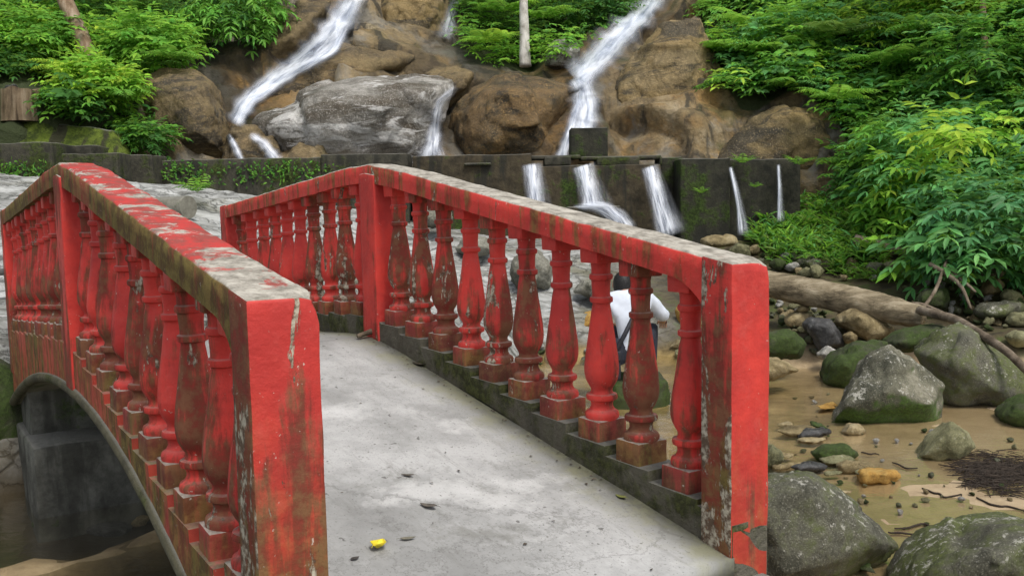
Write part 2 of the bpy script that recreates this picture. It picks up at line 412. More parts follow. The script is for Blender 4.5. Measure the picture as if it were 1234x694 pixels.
# handrails
def handrail(side, m):
    bm = bmesh.new(); prev = None
    h = PW/2+0.003
    for u in list(np.arange(0.10, LT-0.1, 0.03)):
        zt = railz(u)+0.002*mn.noise(Vector((u*3, side*5, 0)))
        zb = zt-0.098
        if u < 0.28: zb -= 0.055*((0.28-u)/0.14)**2*(1 if u > 0.13 else 1)
        yc = side*WID/2; bz = 0.011
        sec = [(-h, zb), (-h, zb+0.03), (-h, zt-0.05), (-h, zt-bz), (-h+bz, zt), (-h/2, zt+0.001), (0, zt+0.002), (h/2, zt+0.001), (h-bz, zt), (h, zt-bz), (h, zt-0.05), (h, zb+0.03), (h, zb), (0, zb)]
        ring = []
        for k, (y, z) in enumerate(sec):
            p = Vector((u, yc+y, z))
            e = 0.0045 if k in (3, 4, 8, 9) else 0.0018
            q = p*12+Vector((0, 0, side*3))
            ring.append(bm.verts.new(p+Vector((0, mn.noise(q)*e, mn.noise(q+Vector((9, 3, 1)))*e))))
        if prev:
            for k in range(len(ring)): bm.faces.new((prev[k], prev[(k+1) % len(ring)], ring[(k+1) % len(ring)], ring[k]))
        else: bm.faces.new(ring[::-1])
        prev = ring
    bm.faces.new(prev)
    o = from_bm('handrail', bm, m, bridge)
    return o
def sharp(o, ang=35):
    me = o.data
    b = bmesh.new(); b.from_mesh(me)
    for e in b.edges:
        if len(e.link_faces) == 2 and e.calc_face_angle(0) > math.radians(ang): e.smooth = False
    b.to_mesh(me); b.free()
sharp(handrail(1, paint_rail_l), 50); sharp(handrail(-1, paint_rail_r), 50)
# posts
def post(u0, u1, side, kind):
    bm = bmesh.new(); yc = side*WID/2; h = PW/2+(0.006 if kind != 'mid' else 0.012)
    z1 = 0
    box(bm, u0, u1, yc-h, yc+h, {'near': -0.75, 'mid': 0.0, 'far': -0.02}[kind], 1.0, 0.035, 0.009)
    for v in bm.verts:
        top = railz(v.co.x)+0.003 if kind != 'mid' else railz(v.co.x)-0.05
        lo = {'near': -0.75, 'mid': 0.0, 'far': -0.02}[kind]
        zb = lo if kind != 'mid' else deckz(v.co.x)-(0.02 if side < 0 else 0.1)
        t = (v.co.z-lo)/(1.0-lo)
        v.co.z = zb+(top-zb)*t
        p = v.co*11
        v.co += Vector((mn.noise(p), mn.noise(p+Vector((5, 5, 5))), mn.noise(p+Vector((8, 1, 5)))))*0.0022
    if kind == 'near':      # a chipped top corner
        cy = yc-h if side > 0 else yc-h
        for v in bm.verts:
            d = (v.co-Vector((u0, cy, railz(u0)+0.003))).length
            if d < 0.05: v.co += Vector((0.30, 0.35, -0.45))*(0.05-d)*(0.7+0.5*mn.noise(v.co*60))
    o = from_bm('post', bm, (paint_end if side < 0 else paint_end_l) if kind == 'near' else paint_mid, bridge)
    sharp(o, 40)
for side in (1, -1):
    post(POST[0][0], POST[0][1], side, 'near'); post(POST[1][0], POST[1][1], side, 'mid'); post(POST[2][0], POST[2][1], side, 'far')
# balusters
def fin(bm, name, mat):
    for v in bm.verts:
        p = v.co*14
        v.co += Vector((mn.noise(p), mn.noise(p+Vector((5, 5, 5))), 0.6*mn.noise(p+Vector((8, 1, 5)))))*0.0026
    me = bpy.data.meshes.new(name); bmesh.ops.recalc_face_normals(bm, faces=bm.faces)
    bm.to_mesh(me); bm.free()
    me.polygons.foreach_set('use_smooth', [True]*len(me.polygons)); me.materials.append(mat)
    b = bmesh.new(); b.from_mesh(me)
    for e in b.edges:
        if len(e.link_faces) == 2 and e.calc_face_angle(0) > math.radians(42): e.smooth = False
    b.to_mesh(me); b.free()
    return me
def baluster_mesh(mat):
    k = 0.00148
    def Z(y): return 0.080+(663-y)*k
    prof = [(47, 666), (49, 655), (46, 647), (36, 641), (31, 632), (31, 624), (34, 618), (43, 614), (45, 608), (43, 601), (33, 598), (30, 592), (31, 585), (38, 574), (45, 561), (48.5, 545), (49, 530), (46, 500), (41, 465), (35, 425), (29, 385), (25, 364), (26, 360), (32, 357), (33, 351), (32, 345), (26, 342), (25, 335), (26, 318), (28, 300), (33, 297), (34.5, 291), (33, 285), (28, 282), (28, 268), (31, 250), (34, 243), (34, 225)]
    bm = bmesh.new()
    lathe(bm, [(r*0.00138, Z(y)) for r, y in prof], 24)
    box(bm, -0.053, 0.053, -0.062, 0.062, Z(254), Z(185), 0.04, 0.005)
    a = fin(bm, 'baluster', mat)
    bm = bmesh.new(); box(bm, -0.066, 0.066, -0.073, 0.073, -0.05, 0.082, 0.03, 0.008)
    return a, fin(bm, 'plinth', paint_plinth)
bme = {'r': baluster_mesh(paint_bal), 'l': baluster_mesh(paint_bal_far)}
for side in (1, -1):
    for u in near_u+far_u:
        a, b = bme['r' if side < 0 else 'l']
        o = bpy.data.objects.new('baluster', a); C.objects.link(o); o.parent = bridge
        q = bpy.data.objects.new('plinth', b); C.objects.link(q); q.parent = o
        q.scale = (random.uniform(.95, 1.04), random.uniform(.97, 1.02), random.uniform(.95, 1.0))
        o.location = (u+random.uniform(-.004, .004), side*WID/2+random.uniform(-.003, .003), deckz(u)+0.108)
        o.rotation_euler = (random.uniform(-.014, .014), random.uniform(-.016, .016), random.uniform(-.06, .06))
# abutments
bm = bmesh.new()
box(bm, 5.14, LT+0.6, -VO+0.01, VO-0.06, -1.5, deckz(5.2)-0.08, 0.2, 0.012)
box(bm, 4.74, LT+0.5, -VO-0.02, VO-0.02, -1.5, -0.42, 0.2, 0.02)
rough(bm, 0.05, 3.5)
from_bm('abutment', bm, pierm, bridge)
bm = bmesh.new()
box(bm, -0.8, 0.18, -VO+0.012, VO-0.012, -1.5, -0.08, 0.2, 0.012)
rough(bm, 0.015, 2.5)
from_bm('abutment', bm, pierm, bridge)

# ------------------------------------------------------------------ ground
def tps(ctrl, lam=0.02):
    c = np.array(ctrl, float); xy = c[:, :2]; z = c[:, 2]; n = len(c)
    def U(r2): return np.where(r2 > 0, 0.5*r2*np.log(r2+1e-12), 0)
    d = ((xy[:, None]-xy[None])**2).sum(-1)
    K = U(d)+lam*np.eye(n); Q = np.c_[np.ones(n), xy]
    A = np.block([[K, Q], [Q.T, np.zeros((3, 3))]]); sol = np.linalg.solve(A, np.r_[z, 0, 0, 0])
    def f(X, Y):
        X = np.asarray(X, float); sh = X.shape; p = np.c_[X.ravel(), np.asarray(Y, float).ravel()]
        out = np.empty(len(p))
        for i in range(0, len(p), 20000):
            q = p[i:i+20000]; dd = ((q[:, None]-xy[None])**2).sum(-1)
            out[i:i+20000] = U(dd)@sol[:n]+np.c_[np.ones(len(q)), q]@sol[n:]
        return out.reshape(sh)
    return f
gp = []
for x, y, D in [(960, 425, 11.5), (1070, 405, 11.5), (1170, 398, 11.6), (1290, 400, 11), (1100, 372, 12.2), (1234, 362, 12.3), (950, 380, 12.4), (1000, 335, 14),
                (900, 300, 15.6), (1050, 305, 14.6), (1150, 335, 13.2), (870, 287, 16), (640, 400, 12.6), (700, 392, 12.8), (800, 395, 12.8), (860, 400, 12.6),
                (600, 335, 14.2), (700, 320, 14.8), (500, 305, 14.5), (500, 365, 12.3), (800, 300, 15.8), (620, 290, 16), (450, 270, 15.5),
                (300, 243, 14.7), (240, 268, 13), (20, 216, 14.5), (130, 240, 13), (10, 305, 9.5), (5, 400, 7.3), (-150, 320, 9), (-200, 220, 14), (250, 300, 11), (400, 380, 9.5), (560, 400, 11.2)]:
    q = P(x, y, D); gp.append((q.x, q.y, q.z))
for u, v, z in [(5.5, 0, .15), (6.2, 0.2, .2), (5.8, -1.2, .0), (5.3, -2.2, -.2), (5.4, 1.6, .0), (-.2, 0, -.03), (-1.5, 0, -.1), (-2.5, -1.5, -.25), (-.6, 1.6, -.35), (-.6, -1.6, -.4)]:
    q = BW(u, v, z); gp.append((q.x, q.y, q.z))
gp += [(3, 2.5, -.4), (6, 3, -.3), (9, 6, 0), (8.5, 11, .4), (10, 14, 1.5), (6.5, 14.5, .9), (4.8, 16.5, .6), (-9, 4, .3), (-10, 10, 1.2), (-9, 15, 1.6), (-7, 0, -.2), (0, -3, -.1), (8, -3, 0), (-8, -4, 0), (-6.5, 16.5, 1.2), (0, 17, .5)]
gf = tps(gp, 0.05)
poly = [(-6, -1.4), (-4.3, .36)] + [tuple(BW(.35, -.9, 0).xy), tuple(BW(.35, .9, 0).xy)] + [(1.6, 3.9), (4, 4.1), (9, 4.0), (12, 8.0), (7.5, 9.3), (6.3, 10.4), (4.6, 10.9), (3.4, 11.2), (2.7, 11.9), (1.4, 12.3), (.3, 12.1), (.05, 10.5), (-.3, 9.2), tuple(BW(5.3, 1.3, 0).xy), tuple(BW(5.65, .9, 0).xy), tuple(BW(5.65, -1.2, 0).xy), (-7.2, 4.8), (-9, 3)]
def sdist(X, Y):           # signed distance to the stream outline, positive inside
    p = np.array(poly); x = X.ravel(); y = Y.ravel(); d = np.full(x.shape, 1e9); ins = np.zeros(x.shape, bool)
    for i in range(len(p)):
        a, b = p[i], p[(i+1) % len(p)]
        e = b-a; t = np.clip(((x-a[0])*e[0]+(y-a[1])*e[1])/(e@e), 0, 1)
        d = np.minimum(d, np.hypot(x-a[0]-t*e[0], y-a[1]-t*e[1]))
        c = ((a[1] > y) != (b[1] > y)) & (x < (b[0]-a[0])*(y-a[1])/(b[1]-a[1]+1e-12)+a[0])
        ins ^= c
    return np.where(ins, d, -d).reshape(X.shape)
def nz2(X, Y, sc, o=3, seed=0.0):
    out = np.zeros(X.size)
    for i, (x, y) in enumerate(zip(X.ravel(), Y.ravel())): out[i] = fbm((x, y, seed), sc, o)
    return out.reshape(X.shape)
WZ = -0.90
def axis(a, b, st, far, n):
    g = np.arange(a, b+1e-6, st)
    lo = a-np.geomspace(st, far, n)[::-1]; hi = b+np.geomspace(st, far, n)
    return np.r_[lo, g, hi]
gx = axis(-7.5, 8.5, 0.09, 40, 14); gy = np.r_[1.0-np.geomspace(.1, 30, 14)[::-1], np.arange(1.0, 17.2, 0.09), 17.2+np.geomspace(.1, 20, 8)]
GX, GY = np.meshgrid(gx, gy)
bank = gf(np.clip(GX, -11, 11), np.clip(GY, -5, 17.5))
bank = np.clip(bank, -0.5, 2.5)
SD = sdist(GX, GY)
N1 = nz2(GX, GY, 0.9, 4); N2 = nz2(GX, GY, 3.0, 3, 5.0)
t = np.clip((SD+0.30)/0.55, 0, 1); t = t*t*(3-2*t)
# sand bar on the right half of the pool, deeper and darker water next to the bridge and below it
along = (GX-ORG.x)*math.cos(TH)+(GY-ORG.y)*math.sin(TH)
sandy = 1/(1+np.exp(-(GX-(1.45+.42*(GY-5.8))+1.0*N1)/0.42))
sandy = np.where(GY > 9.6, np.maximum(sandy, 1/(1+np.exp(-(GX-3.0)/.2))), sandy)
bed = -0.985+0.080*sandy+0.030*N1+0.012*N2
bed = np.where(along < 0.7, np.minimum(bed, -1.03+0.10*N1), bed)
ua = -(GX-ORG.x)*math.sin(TH)+(GY-ORG.y)*math.cos(TH)
bed = np.where(along < 0.9, bed+(0.15+.12*N2)*np.exp(-((ua-3.75-.35*(along+1)-.3*N1)/0.35)**2), bed)
pale = (1/(1+np.exp((GX-1.6-0.6*N1)/0.3)))*(1/(1+np.exp(-(GY-6.4)/0.5)))
pale = np.where(along < -1.3, pale*0.9, pale)
GZ = bank*(1-t)+bed*t + (1-t)*(0.10*N1+0.05*N2)*np.clip((GY-3)/3, 0.1, 1)
# broken ledges on the pale rock apron
led = np.abs(nz2(GX*0.7+GY*0.5, GY*1.6-GX*0.6, 0.9, 4, 11.0))
GZ += (1-t)*pale*(0.10-0.32*np.minimum(led, 0.3))
gm = bpy.data.meshes.new('ground'); ny, nx = GX.shape
vs = np.stack([GX, GY, GZ], -1).reshape(-1, 3)
I = np.arange(ny*nx).reshape(ny, nx)
fs = np.stack([I[:-1, :-1], I[:-1, 1:], I[1:, 1:], I[1:, :-1]], -1).reshape(-1, 4)
gm.from_pydata(vs.tolist(), [], fs.tolist())
gm.polygons.foreach_set('use_smooth', [True]*len(gm.polygons))
at = gm.color_attributes.new('zone', 'FLOAT_COLOR', 'POINT')
inside = np.clip((SD+0.05)/0.15, 0, 1)
darkbed = 1/(1+np.exp((along-0.9)/0.25))
ridge_ = np.exp(-((ua-3.75-.35*(along+1)-.3*N1)/0.3)**2)*(along < .9)
darkbed = darkbed*(1-.9*ridge_); sandy = np.maximum(sandy*(along > .5), .55*ridge_)
zone = np.stack([inside, np.where(inside > .5, darkbed, pale), sandy, np.ones_like(pale)], -1).reshape(-1)
at.data.foreach_set('color', zone.astype(np.float32))
def groundmat():
    m = M('ground_mix', 0.9, rnd=False, spec=0.25)
    z = m.attr('zone'); sp = m.n('ShaderNodeSeparateColor'); m.l(z, sp.inputs[0])
    ins, pal, snd = sp.outputs[0], sp.outputs[1], sp.outputs[2]
    big = m.noise(0.8, 5, 0.6, 0.4); mid = m.noise(3.5, 8, 0.7, 0.3); fine = m.noise(30, 5, 0.7)
    soil = m.ramp(mid, (0.36, (0.025, 0.022, 0.013)), (0.5, (0.07, 0.055, 0.03)), (0.64, (0.06, 0.08, 0.02)))
    sm = m.scale((0.8, 2.2, 3))
    lay = m.noise(2.0, 8, 0.7, 0.8, co=sm)
    pr = m.ramp(lay, (0.34, (0.07, 0.07, 0.06)), (0.46, (0.22, 0.222, 0.21)), (0.62, (0.41, 0.415, 0.405)))
    pr = m.mix(m.math('MULTIPLY', m.ss(big, 0.52, 0.68), 0.75), pr, m.mix(mid, (0.07, 0.07, 0.04), (0.16, 0.15, 0.09)))
    ck = m.ss(m.vor(1.9, 'DISTANCE_TO_EDGE', co=m.vadd(sm, m.math('MULTIPLY', mid, 0.9))), 0.05, 0.0)
    pr = m.mix(m.math('MULTIPLY', ck, 0.7), pr, (0.05, 0.05, 0.045))
    sand = m.ramp(m.math('ADD', m.math('MULTIPLY', mid, 0.5), m.math('MULTIPLY', big, 0.5)), (0.40, (0.20, 0.135, 0.07)), (0.5, (0.36, 0.27, 0.165)), (0.60, (0.44, 0.345, 0.225)))
    sand = m.mix(m.math('MULTIPLY', m.ss(fine, 0.55, 0.75), 0.35), sand, (0.12, 0.08, 0.04))
    mud = m.ramp(m.math('ADD', m.math('MULTIPLY', mid, 0.6), m.math('MULTIPLY', big, 0.4)), (0.40, (0.10, 0.068, 0.024)), (0.5, (0.23, 0.165, 0.065)), (0.60, (0.38, 0.28, 0.13)))
    damp = m.ss(m.math('ADD', m.xyz(m.tc.outputs['Object'], 2), m.math('MULTIPLY', m.math('SUBTRACT', mid, .5), .06)), WZ+.07, WZ-.0)
    sand = m.mix(m.math('MULTIPLY', damp, .5), sand, (0.36, 0.28, 0.18))
    bed_ = m.mix(snd, mud, sand); bed_ = m.mix(pal, bed_, m.mix(mid, (0.02, 0.017, 0.01), (0.06, 0.045, 0.025)))
    col = m.mix(pal, soil, pr); col = m.mix(ins, col, bed_)
    h = m.math('ADD', m.math('ADD', mid, m.math('MULTIPLY', fine, 0.3)), m.math('MULTIPLY', m.math('MULTIPLY', ck, pal), -0.5))
    return m.done(col, m.bump(h, 0.6, 0.05), m.math('ADD', 0.55, m.math('MULTIPLY', mid, 0.4)))
ground = link('ground', gm, groundmat()); tag(ground, kind='structure')
gbvh = BVHTree.FromPolygons(vs.tolist(), fs.tolist())
def gz(x, y):
    h = gbvh.ray_cast(Vector((x, y, 20)), Vector((0, 0, -1)))
    return h[0].z if h[0] else 0

# stream water
def watermat(name, tint, rip=7.0, st=0.25):
    m = M(name, 0.05, rnd=False)
    r1 = m.noise(rip, 3, 0.5, 0.6, co=m.scale((1, 1.8, 1))); r2 = m.noise(rip*3.1, 2, 0.5)
    nb = m.bump(m.math('ADD', r1, m.math('MULTIPLY', r2, 0.4)), st, 0.03)
    tr = m.n('ShaderNodeBsdfTransparent'); tr.inputs[0].default_value = (*tint, 1)
    gl = m.n('ShaderNodeBsdfGlossy'); gl.inputs['Roughness'].default_value = 0.16; m.l(nb, gl.inputs['Normal'])
    fr = m.n('ShaderNodeFresnel'); fr.inputs[0].default_value = 1.18; m.l(nb, fr.inputs['Normal'])
    mx = m.n('ShaderNodeMixShader'); m.l(m.math('MULTIPLY', fr.outputs[0], 0.5), mx.inputs[0]); m.l(tr.outputs[0], mx.inputs[1]); m.l(gl.outputs[0], mx.inputs[2])
    m.l(mx.outputs[0], m.out.inputs[0]); return m.m
bm = bmesh.new()
bm.faces.new([bm.verts.new((x, y, WZ)) for x, y in ((-9, -2), (13, -2), (13, 12.6), (-0.3, 12.6), (-9, 8))])
tag(from_bm('water', bm, watermat('stream_water', (0.985, 0.96, 0.87), 7.0, 0.15), smooth=False), kind='structure')

# ------------------------------------------------------------------ hillside sheet
hc = [(1234, 360, 13.2), (1234, 280, 14), (1234, 200, 14.6), (1234, 100, 16), (1234, 0, 17.5), (1500, 360, 11), (1500, 200, 11.5), (1500, 0, 14), (1900, 300, 9), (1900, 0, 11),
      (1100, 310, 15), (1110, 200, 15.6), (1110, 100, 17.2), (1100, 0, 19.5), (1020, 270, 16.2), (1020, 210, 16.6), (980, 150, 17.3), (960, 270, 17), (900, 190, 17.3), (900, 110, 18.5), (900, 0, 21.5), (960, 60, 19),
      (820, 0, 23), (820, 100, 19.2), (820, 190, 17.2), (820, 270, 16.9), (740, 190, 17.5), (705, 150, 18), (705, 110, 19), (690, 92, 20.5), (730, 60, 22), (780, 10, 24.5), (660, 50, 23), (640, 80, 21.5),
      (600, 190, 18.2), (600, 120, 19.5), (600, 85, 20.8), (620, 30, 23.5), (620, -20, 25.5), (540, 190, 18), (535, 110, 20), (540, 45, 22), (548, 0, 24),
      (470, 190, 17.8), (470, 90, 20), (470, 60, 21), (440, 0, 23.5), (400, 190, 17.6), (380, 60, 21.4), (425, 0, 23.6), (300, 190, 17.8), (285, 140, 19), (320, 105, 20.3), (250, 60, 21.5), (260, 0, 23.5), (215, 185, 17.2), (215, 120, 18.2), (200, 80, 20),
      (100, 140, 17), (100, 80, 19), (100, 0, 22.5), (0, 130, 16.2), (0, 60, 18.5), (0, 0, 21), (0, 190, 15.6), (130, 190, 16.6), (-300, 150, 13), (-300, 0, 17), (-700, 150, 10), (-700, 0, 14),
      (-300, 260, 12.5), (300, 270, 17), (600, 270, 17.2), (1100, 420, 14.6), (1500, 450, 10.5), (-700, 300, 9.5),
      (-300, -200, 23), (200, -200, 31), (600, -200, 34), (900, -200, 29), (1234, -200, 23), (1700, -200, 16), (-700, -400, 23), (0, -400, 32), (600, -400, 44), (1200, -400, 33), (1900, -400, 20)]
hf = tps([(x/300, y/300, math.log(d)) for x, y, d in hc], 0.002)
hx = np.r_[np.arange(-700, -60, 20.0), np.arange(-60, 1300, 6.0), np.arange(1300, 1920, 20.0)]
hy = np.r_[np.arange(-400, -20, 14.0), np.arange(-20, 300, 4.0), np.arange(300, 460, 10.0)]
HX, HY = np.meshgrid(hx, hy); HD = np.exp(hf(HX/300, HY/300))
hv = np.array([P(x, y, d) for x, y, d in zip(HX.ravel(), HY.ravel(), HD.ravel())])
# rock relief, pushed along the slope's outward direction
out = np.array([0, -0.8, 0.6])
disp = np.zeros(len(hv))
for i, p in enumerate(hv):
    q = Vector(p); wv = Vector((fbm(q, 0.35, 2), fbm(q+Vector((7, 1, 3)), 0.35, 2), 0))
    q2 = q+wv*1.6
    r = 1-abs(fbm(q2+Vector((0, 0, q2.z*0.6)), 0.42, 3))*2.0
    disp[i] = 0.42*fbm(q, 0.5, 4)+0.22*r+0.07*fbm(q, 2.8, 3)+0.55*facet(q2, .45)+0.16*facet(q2, 1.3)
hv = hv+out*disp[:, None]
ny, nx = HX.shape; I = np.arange(ny*nx).reshape(ny, nx)
hfc = np.stack([I[:-1, :-1], I[1:, :-1], I[1:, 1:], I[:-1, 1:]], -1).reshape(-1, 4)
hm = bpy.data.meshes.new('hillside'); hm.from_pydata(hv.tolist(), [], hfc.tolist())
hm.polygons.foreach_set('use_smooth', [True]*len(hm.polygons))
def inpoly(x, y, pl):
    c = False; n = len(pl)
    for i in range(n):
        (x1, y1), (x2, y2) = pl[i], pl[(i+1) % n]
        if (y1 > y) != (y2 > y) and x < (x2-x1)*(y-y1)/(y2-y1)+x1: c = not c
    return c
LEFT = [(-700, -400), (330, -400), (345, -60), (338, 5), (300, 25), (262, 40), (232, 78), (205, 84), (168, 95), (160, 150), (140, 190), (-50, 190), (-700, 250)]
MID = [(560, -60), (740, -60), (765, 0), (742, 28), (700, 52), (668, 78), (600, 82), (560, 70), (552, 30), (566, 5)]
RIGHT = [(815, -400), (842, 0), (856, 60), (872, 120), (905, 138), (945, 118), (985, 128), (1030, 172), (1012, 215), (1025, 262), (1065, 285), (1130, 312), (1234, 350), (1300, 460), (1920, 460), (1920, -400)]
TOPV = [(330, -400), (830, -400), (830, -40), (700, -60), (560, -60), (330, -60)]
veg = np.array([1.0 if (inpoly(x, y, LEFT) or inpoly(x, y, MID) or inpoly(x, y, RIGHT) or inpoly(x, y, TOPV)) else 0.0 for x, y in zip(HX.ravel(), HY.ravel())]).reshape(HX.shape)
for _ in range(2):
    vp = np.pad(veg, 1, mode='edge'); veg = (vp[:-2, 1:-1]+vp[2:, 1:-1]+vp[1:-1, :-2]+vp[1:-1, 2:]+2*veg)/6
# damp dark rock next to the falls, painted crevice shade, ochre iron stain
def near_path(paths, rad):
    d = np.full(HX.shape, 1e9)
    for pth in paths:
        for (x1, y1), (x2, y2) in zip(pth, pth[1:]):
            e = np.array([x2-x1, y2-y1], float); t = np.clip(((HX-x1)*e[0]+(HY-y1)*e[1])/(e@e), 0, 1)
            d = np.minimum(d, np.hypot(HX-x1-t*e[0], HY-y1-t*e[1]))
    return np.exp(-(d/rad)**2)
wetm = near_path([[(425, 0), (350, 80), (281, 145), (290, 190)], [(550, 0), (536, 45), (525, 120), (520, 186)], [(785, 0), (690, 97), (705, 150), (675, 188)]], 34)
dark = np.maximum(near_path([[(255, 20), (245, 90)], [(275, 60), (262, 110)]], 24), near_path([[(560, 60), (590, 85)], [(715, 40), (740, 20)]], 20))  # shade of crevices and dark gaps, painted into the rock colour
at = hm.color_attributes.new('zone', 'FLOAT_COLOR', 'POINT')
at.data.foreach_set('color', np.stack([veg, wetm, dark, np.ones_like(veg)], -1).reshape(-1).astype(np.float32))
def hillmat():
    m = M('hillside_rock', 0.8, rnd=False, spec=0.3)
    sp = m.n('ShaderNodeSeparateColor'); m.l(m.attr('zone'), sp.inputs[0])
    big = m.noise(0.4, 8, 0.66, 0.6); mid = m.noise(2.0, 9, 0.72, 0.4); fine = m.noise(12, 8, 0.75)
    st = m.noise(1.0, 6, 0.65, 0.6, co=m.scale((1.5, 1.0, 0.35)))
    col = m.ramp(m.math('ADD', m.math('MULTIPLY', big, 0.6), m.math('MULTIPLY', mid, 0.4)),
                 (0.38, (0.035, 0.03, 0.022)), (0.46, (0.12, 0.09, 0.05)), (0.53, (0.25, 0.185, 0.095)), (0.62, (0.38, 0.31, 0.20)))
    col = m.mix(m.math('MULTIPLY', m.ss(m.noise(0.7, 5, 0.6), 0.52, 0.66), 0.7), col, (0.33, 0.19, 0.06))
    col = m.mix(m.math('MULTIPLY', m.ss(st, 0.50, 0.60), 0.85), col, (0.035, 0.032, 0.024))
    col = m.mix(m.math('MULTIPLY', m.ss(m.noise(1.1, 6, 0.65), 0.55, 0.66), 0.7), col, (0.085, 0.085, 0.03))
    col = m.mix(m.math('MULTIPLY', m.ss(fine, 0.42, 0.78), 0.5), col, (0.04, 0.032, 0.022))
    col = m.mix(m.math('MULTIPLY', m.ss(m.noise(0.55, 6, .65, .5), .52, .62), .8), col, m.mix(mid, (0.09, .085, .07), (.30, .285, .25)))
    col = m.mix(m.math('MULTIPLY', sp.outputs[1], m.ss(mid, 0.35, 0.6)), col, (0.06, 0.045, 0.028))
    col = m.mix(m.math('MULTIPLY', sp.outputs[2], 0.85), col, (0.02, 0.02, 0.014))
    sm = m.scale((0.55, 0.55, 1.0))
    ck = m.ss(m.vor(0.75, 'DISTANCE_TO_EDGE', co=m.vadd(sm, m.math('MULTIPLY', mid, 0.9))), 0.022, 0.0)
    col = m.mix(m.math('MULTIPLY', ck, m.math('MULTIPLY', m.ss(big, .45, .6), .3)), col, (0.02, 0.016, 0.012))
    soil = m.mix(mid, (0.016, 0.024, 0.009), (0.05, 0.065, 0.02))
    vm = m.ss(m.math('ADD', sp.outputs[0], m.math('MULTIPLY', m.math('SUBTRACT', mid, 0.5), 0.6)), 0.35, 0.6)
    col = m.mix(vm, col, soil)
    h = m.math('ADD', m.math('ADD', mid, m.math('MULTIPLY', fine, 0.35)), m.math('MULTIPLY', ck, -0.06))
    return m.done(col, m.bump(h, 0.9, 0.16), m.math('SUBTRACT', m.math('ADD', 0.42, m.math('MULTIPLY', mid, 0.5)), m.math('MULTIPLY', sp.outputs[1], .25)))
hill = link('hillside', hm, hillmat()); tag(hill, kind='structure')
solid = [(hv.tolist(), hfc.tolist())]

# ------------------------------------------------------------------ rocks
def hull_rock(name, pts, mat, res=26, amp=0.03, sm=3, loc=None, nsc=1.0):
    pts = [Vector(p) for p in pts]
    lo = Vector((min(p.x for p in pts), min(p.y for p in pts), min(p.z for p in pts)))
    hi = Vector((max(p.x for p in pts), max(p.y for p in pts), max(p.z for p in pts)))
    base = Vector(((lo.x+hi.x)/2, (lo.y+hi.y)/2, lo.z)); size = max((hi-lo))
    bm = bmesh.new()
    for p in pts: bm.verts.new(p-base)
    bmesh.ops.convex_hull(bm, input=bm.verts)
    bmesh.ops.delete(bm, geom=[v for v in bm.verts if not v.link_faces], context='VERTS')
    me = bpy.data.meshes.new('tmp'); bm.to_mesh(me); bm.free()
    o = bpy.data.objects.new('tmp', me); C.objects.link(o)
    r = o.modifiers.new('r', 'REMESH'); r.mode = 'VOXEL'; r.voxel_size = size/res
    s = o.modifiers.new('s', 'SMOOTH'); s.iterations = sm; s.factor = 0.6
    dg = bpy.context.evaluated_depsgraph_get(); dg.update()
    nm = bpy.data.meshes.new_from_object(o.evaluated_get(dg)); nm.name = name
    bpy.data.objects.remove(o); bpy.data.meshes.remove(me)
    b = bmesh.new(); b.from_mesh(nm); b.normal_update()
    k = 1.0/size*nsc; sd_ = Vector((base.x*3.3, base.y*2.1, base.z))
    for v in b.verts:
        q = v.co+sd_
        a = fbm(q, 2.2*k, 4); rr = abs(fbm(q+Vector((3, 9, 1)), 3.1*k, 3)); f = mn.noise(q*26*k)
        v.co += v.normal*size*amp*(1.0*a-1.0*rr+0.25+0.14*f+1.5*facet(q+Vector((a, a, 0))*size*.06, 2.6*k)+.5*facet(q, 7*k))
    b.to_mesh(nm); b.free()
    nm.polygons.foreach_set('use_smooth', [True]*len(nm.polygons)); nm.materials.clear()
    return link(name, nm, mat, None, base if loc is None else loc)
def px_rock(name, outline, D, mat, ridge=(), depth=None, facets=7, **kw):
    """outline: photo outline; D: distance of the outline plane; ridge: (x, y, nearer by)"""
    xs = [p[0] for p in outline]; wpx = max(xs)-min(xs); wm = wpx*D/F
    dp = depth or wm*0.45
    cx = sum(xs)/len(xs); cy = sum(p[1] for p in outline)/len(outline)
    pts = [P(x, y, D) for x, y in outline]
    for x, y in outline:    # rounded front and back
        pts.append(P(cx+(x-cx)*0.72, cy+(y-cy)*0.72, D-dp*0.7)); q = P(cx+(x-cx)*0.8, cy+(y-cy)*0.8, D); pts.append(q+Vector((0, dp*0.8, 0)))
    for x, y, d in ridge: pts.append(P(x, y, D-d))
    rr = random.Random(int(cx*7+cy*13))
    for k in range(facets):
        x, y = rr.choice(outline); f = rr.uniform(.25, .9)
        pts.append(P(cx+(x-cx)*f, cy+(y-cy)*f, D-dp*(1.12-.75*f*f)*rr.uniform(.75, 1.15)))
    return hull_rock(name, pts, mat, **kw)
r_grey = rockmat('rock_grey_green', (0.055, 0.055, 0.04), (0.135, 0.132, 0.098), (0.27, 0.26, 0.205), 0.66, (0.085, 0.11, 0.02), 0.9, sc=1.5)
r_mossb = rockmat('rock_mossy_under', (0.05, 0.052, 0.036), (0.125, 0.122, 0.086), (0.26, 0.245, 0.185), 0.60, (0.055, 0.12, 0.010), 0.95, sc=1.5, mossdir=1.3)
r_moss = rockmat('rock_mossy', (0.035, 0.04, 0.022), (0.07, 0.078, 0.04), (0.13, 0.135, 0.085), 0.75, (0.045, 0.08, 0.012), 0.25, sc=1.6)
r_tan = rockmat('rock_tan', (0.10, 0.075, 0.035), (0.23, 0.18, 0.09), (0.36, 0.30, 0.18), 0.2, (0.07, 0.08, 0.015), 0.3, sc=2.2)
r_dark = rockmat('rock_dark_wet', (0.02, 0.02, 0.02), (0.05, 0.05, 0.05), (0.13, 0.13, 0.13), 0.2, (0.04, 0.05, 0.015), 0.5, wet=1, sc=2)
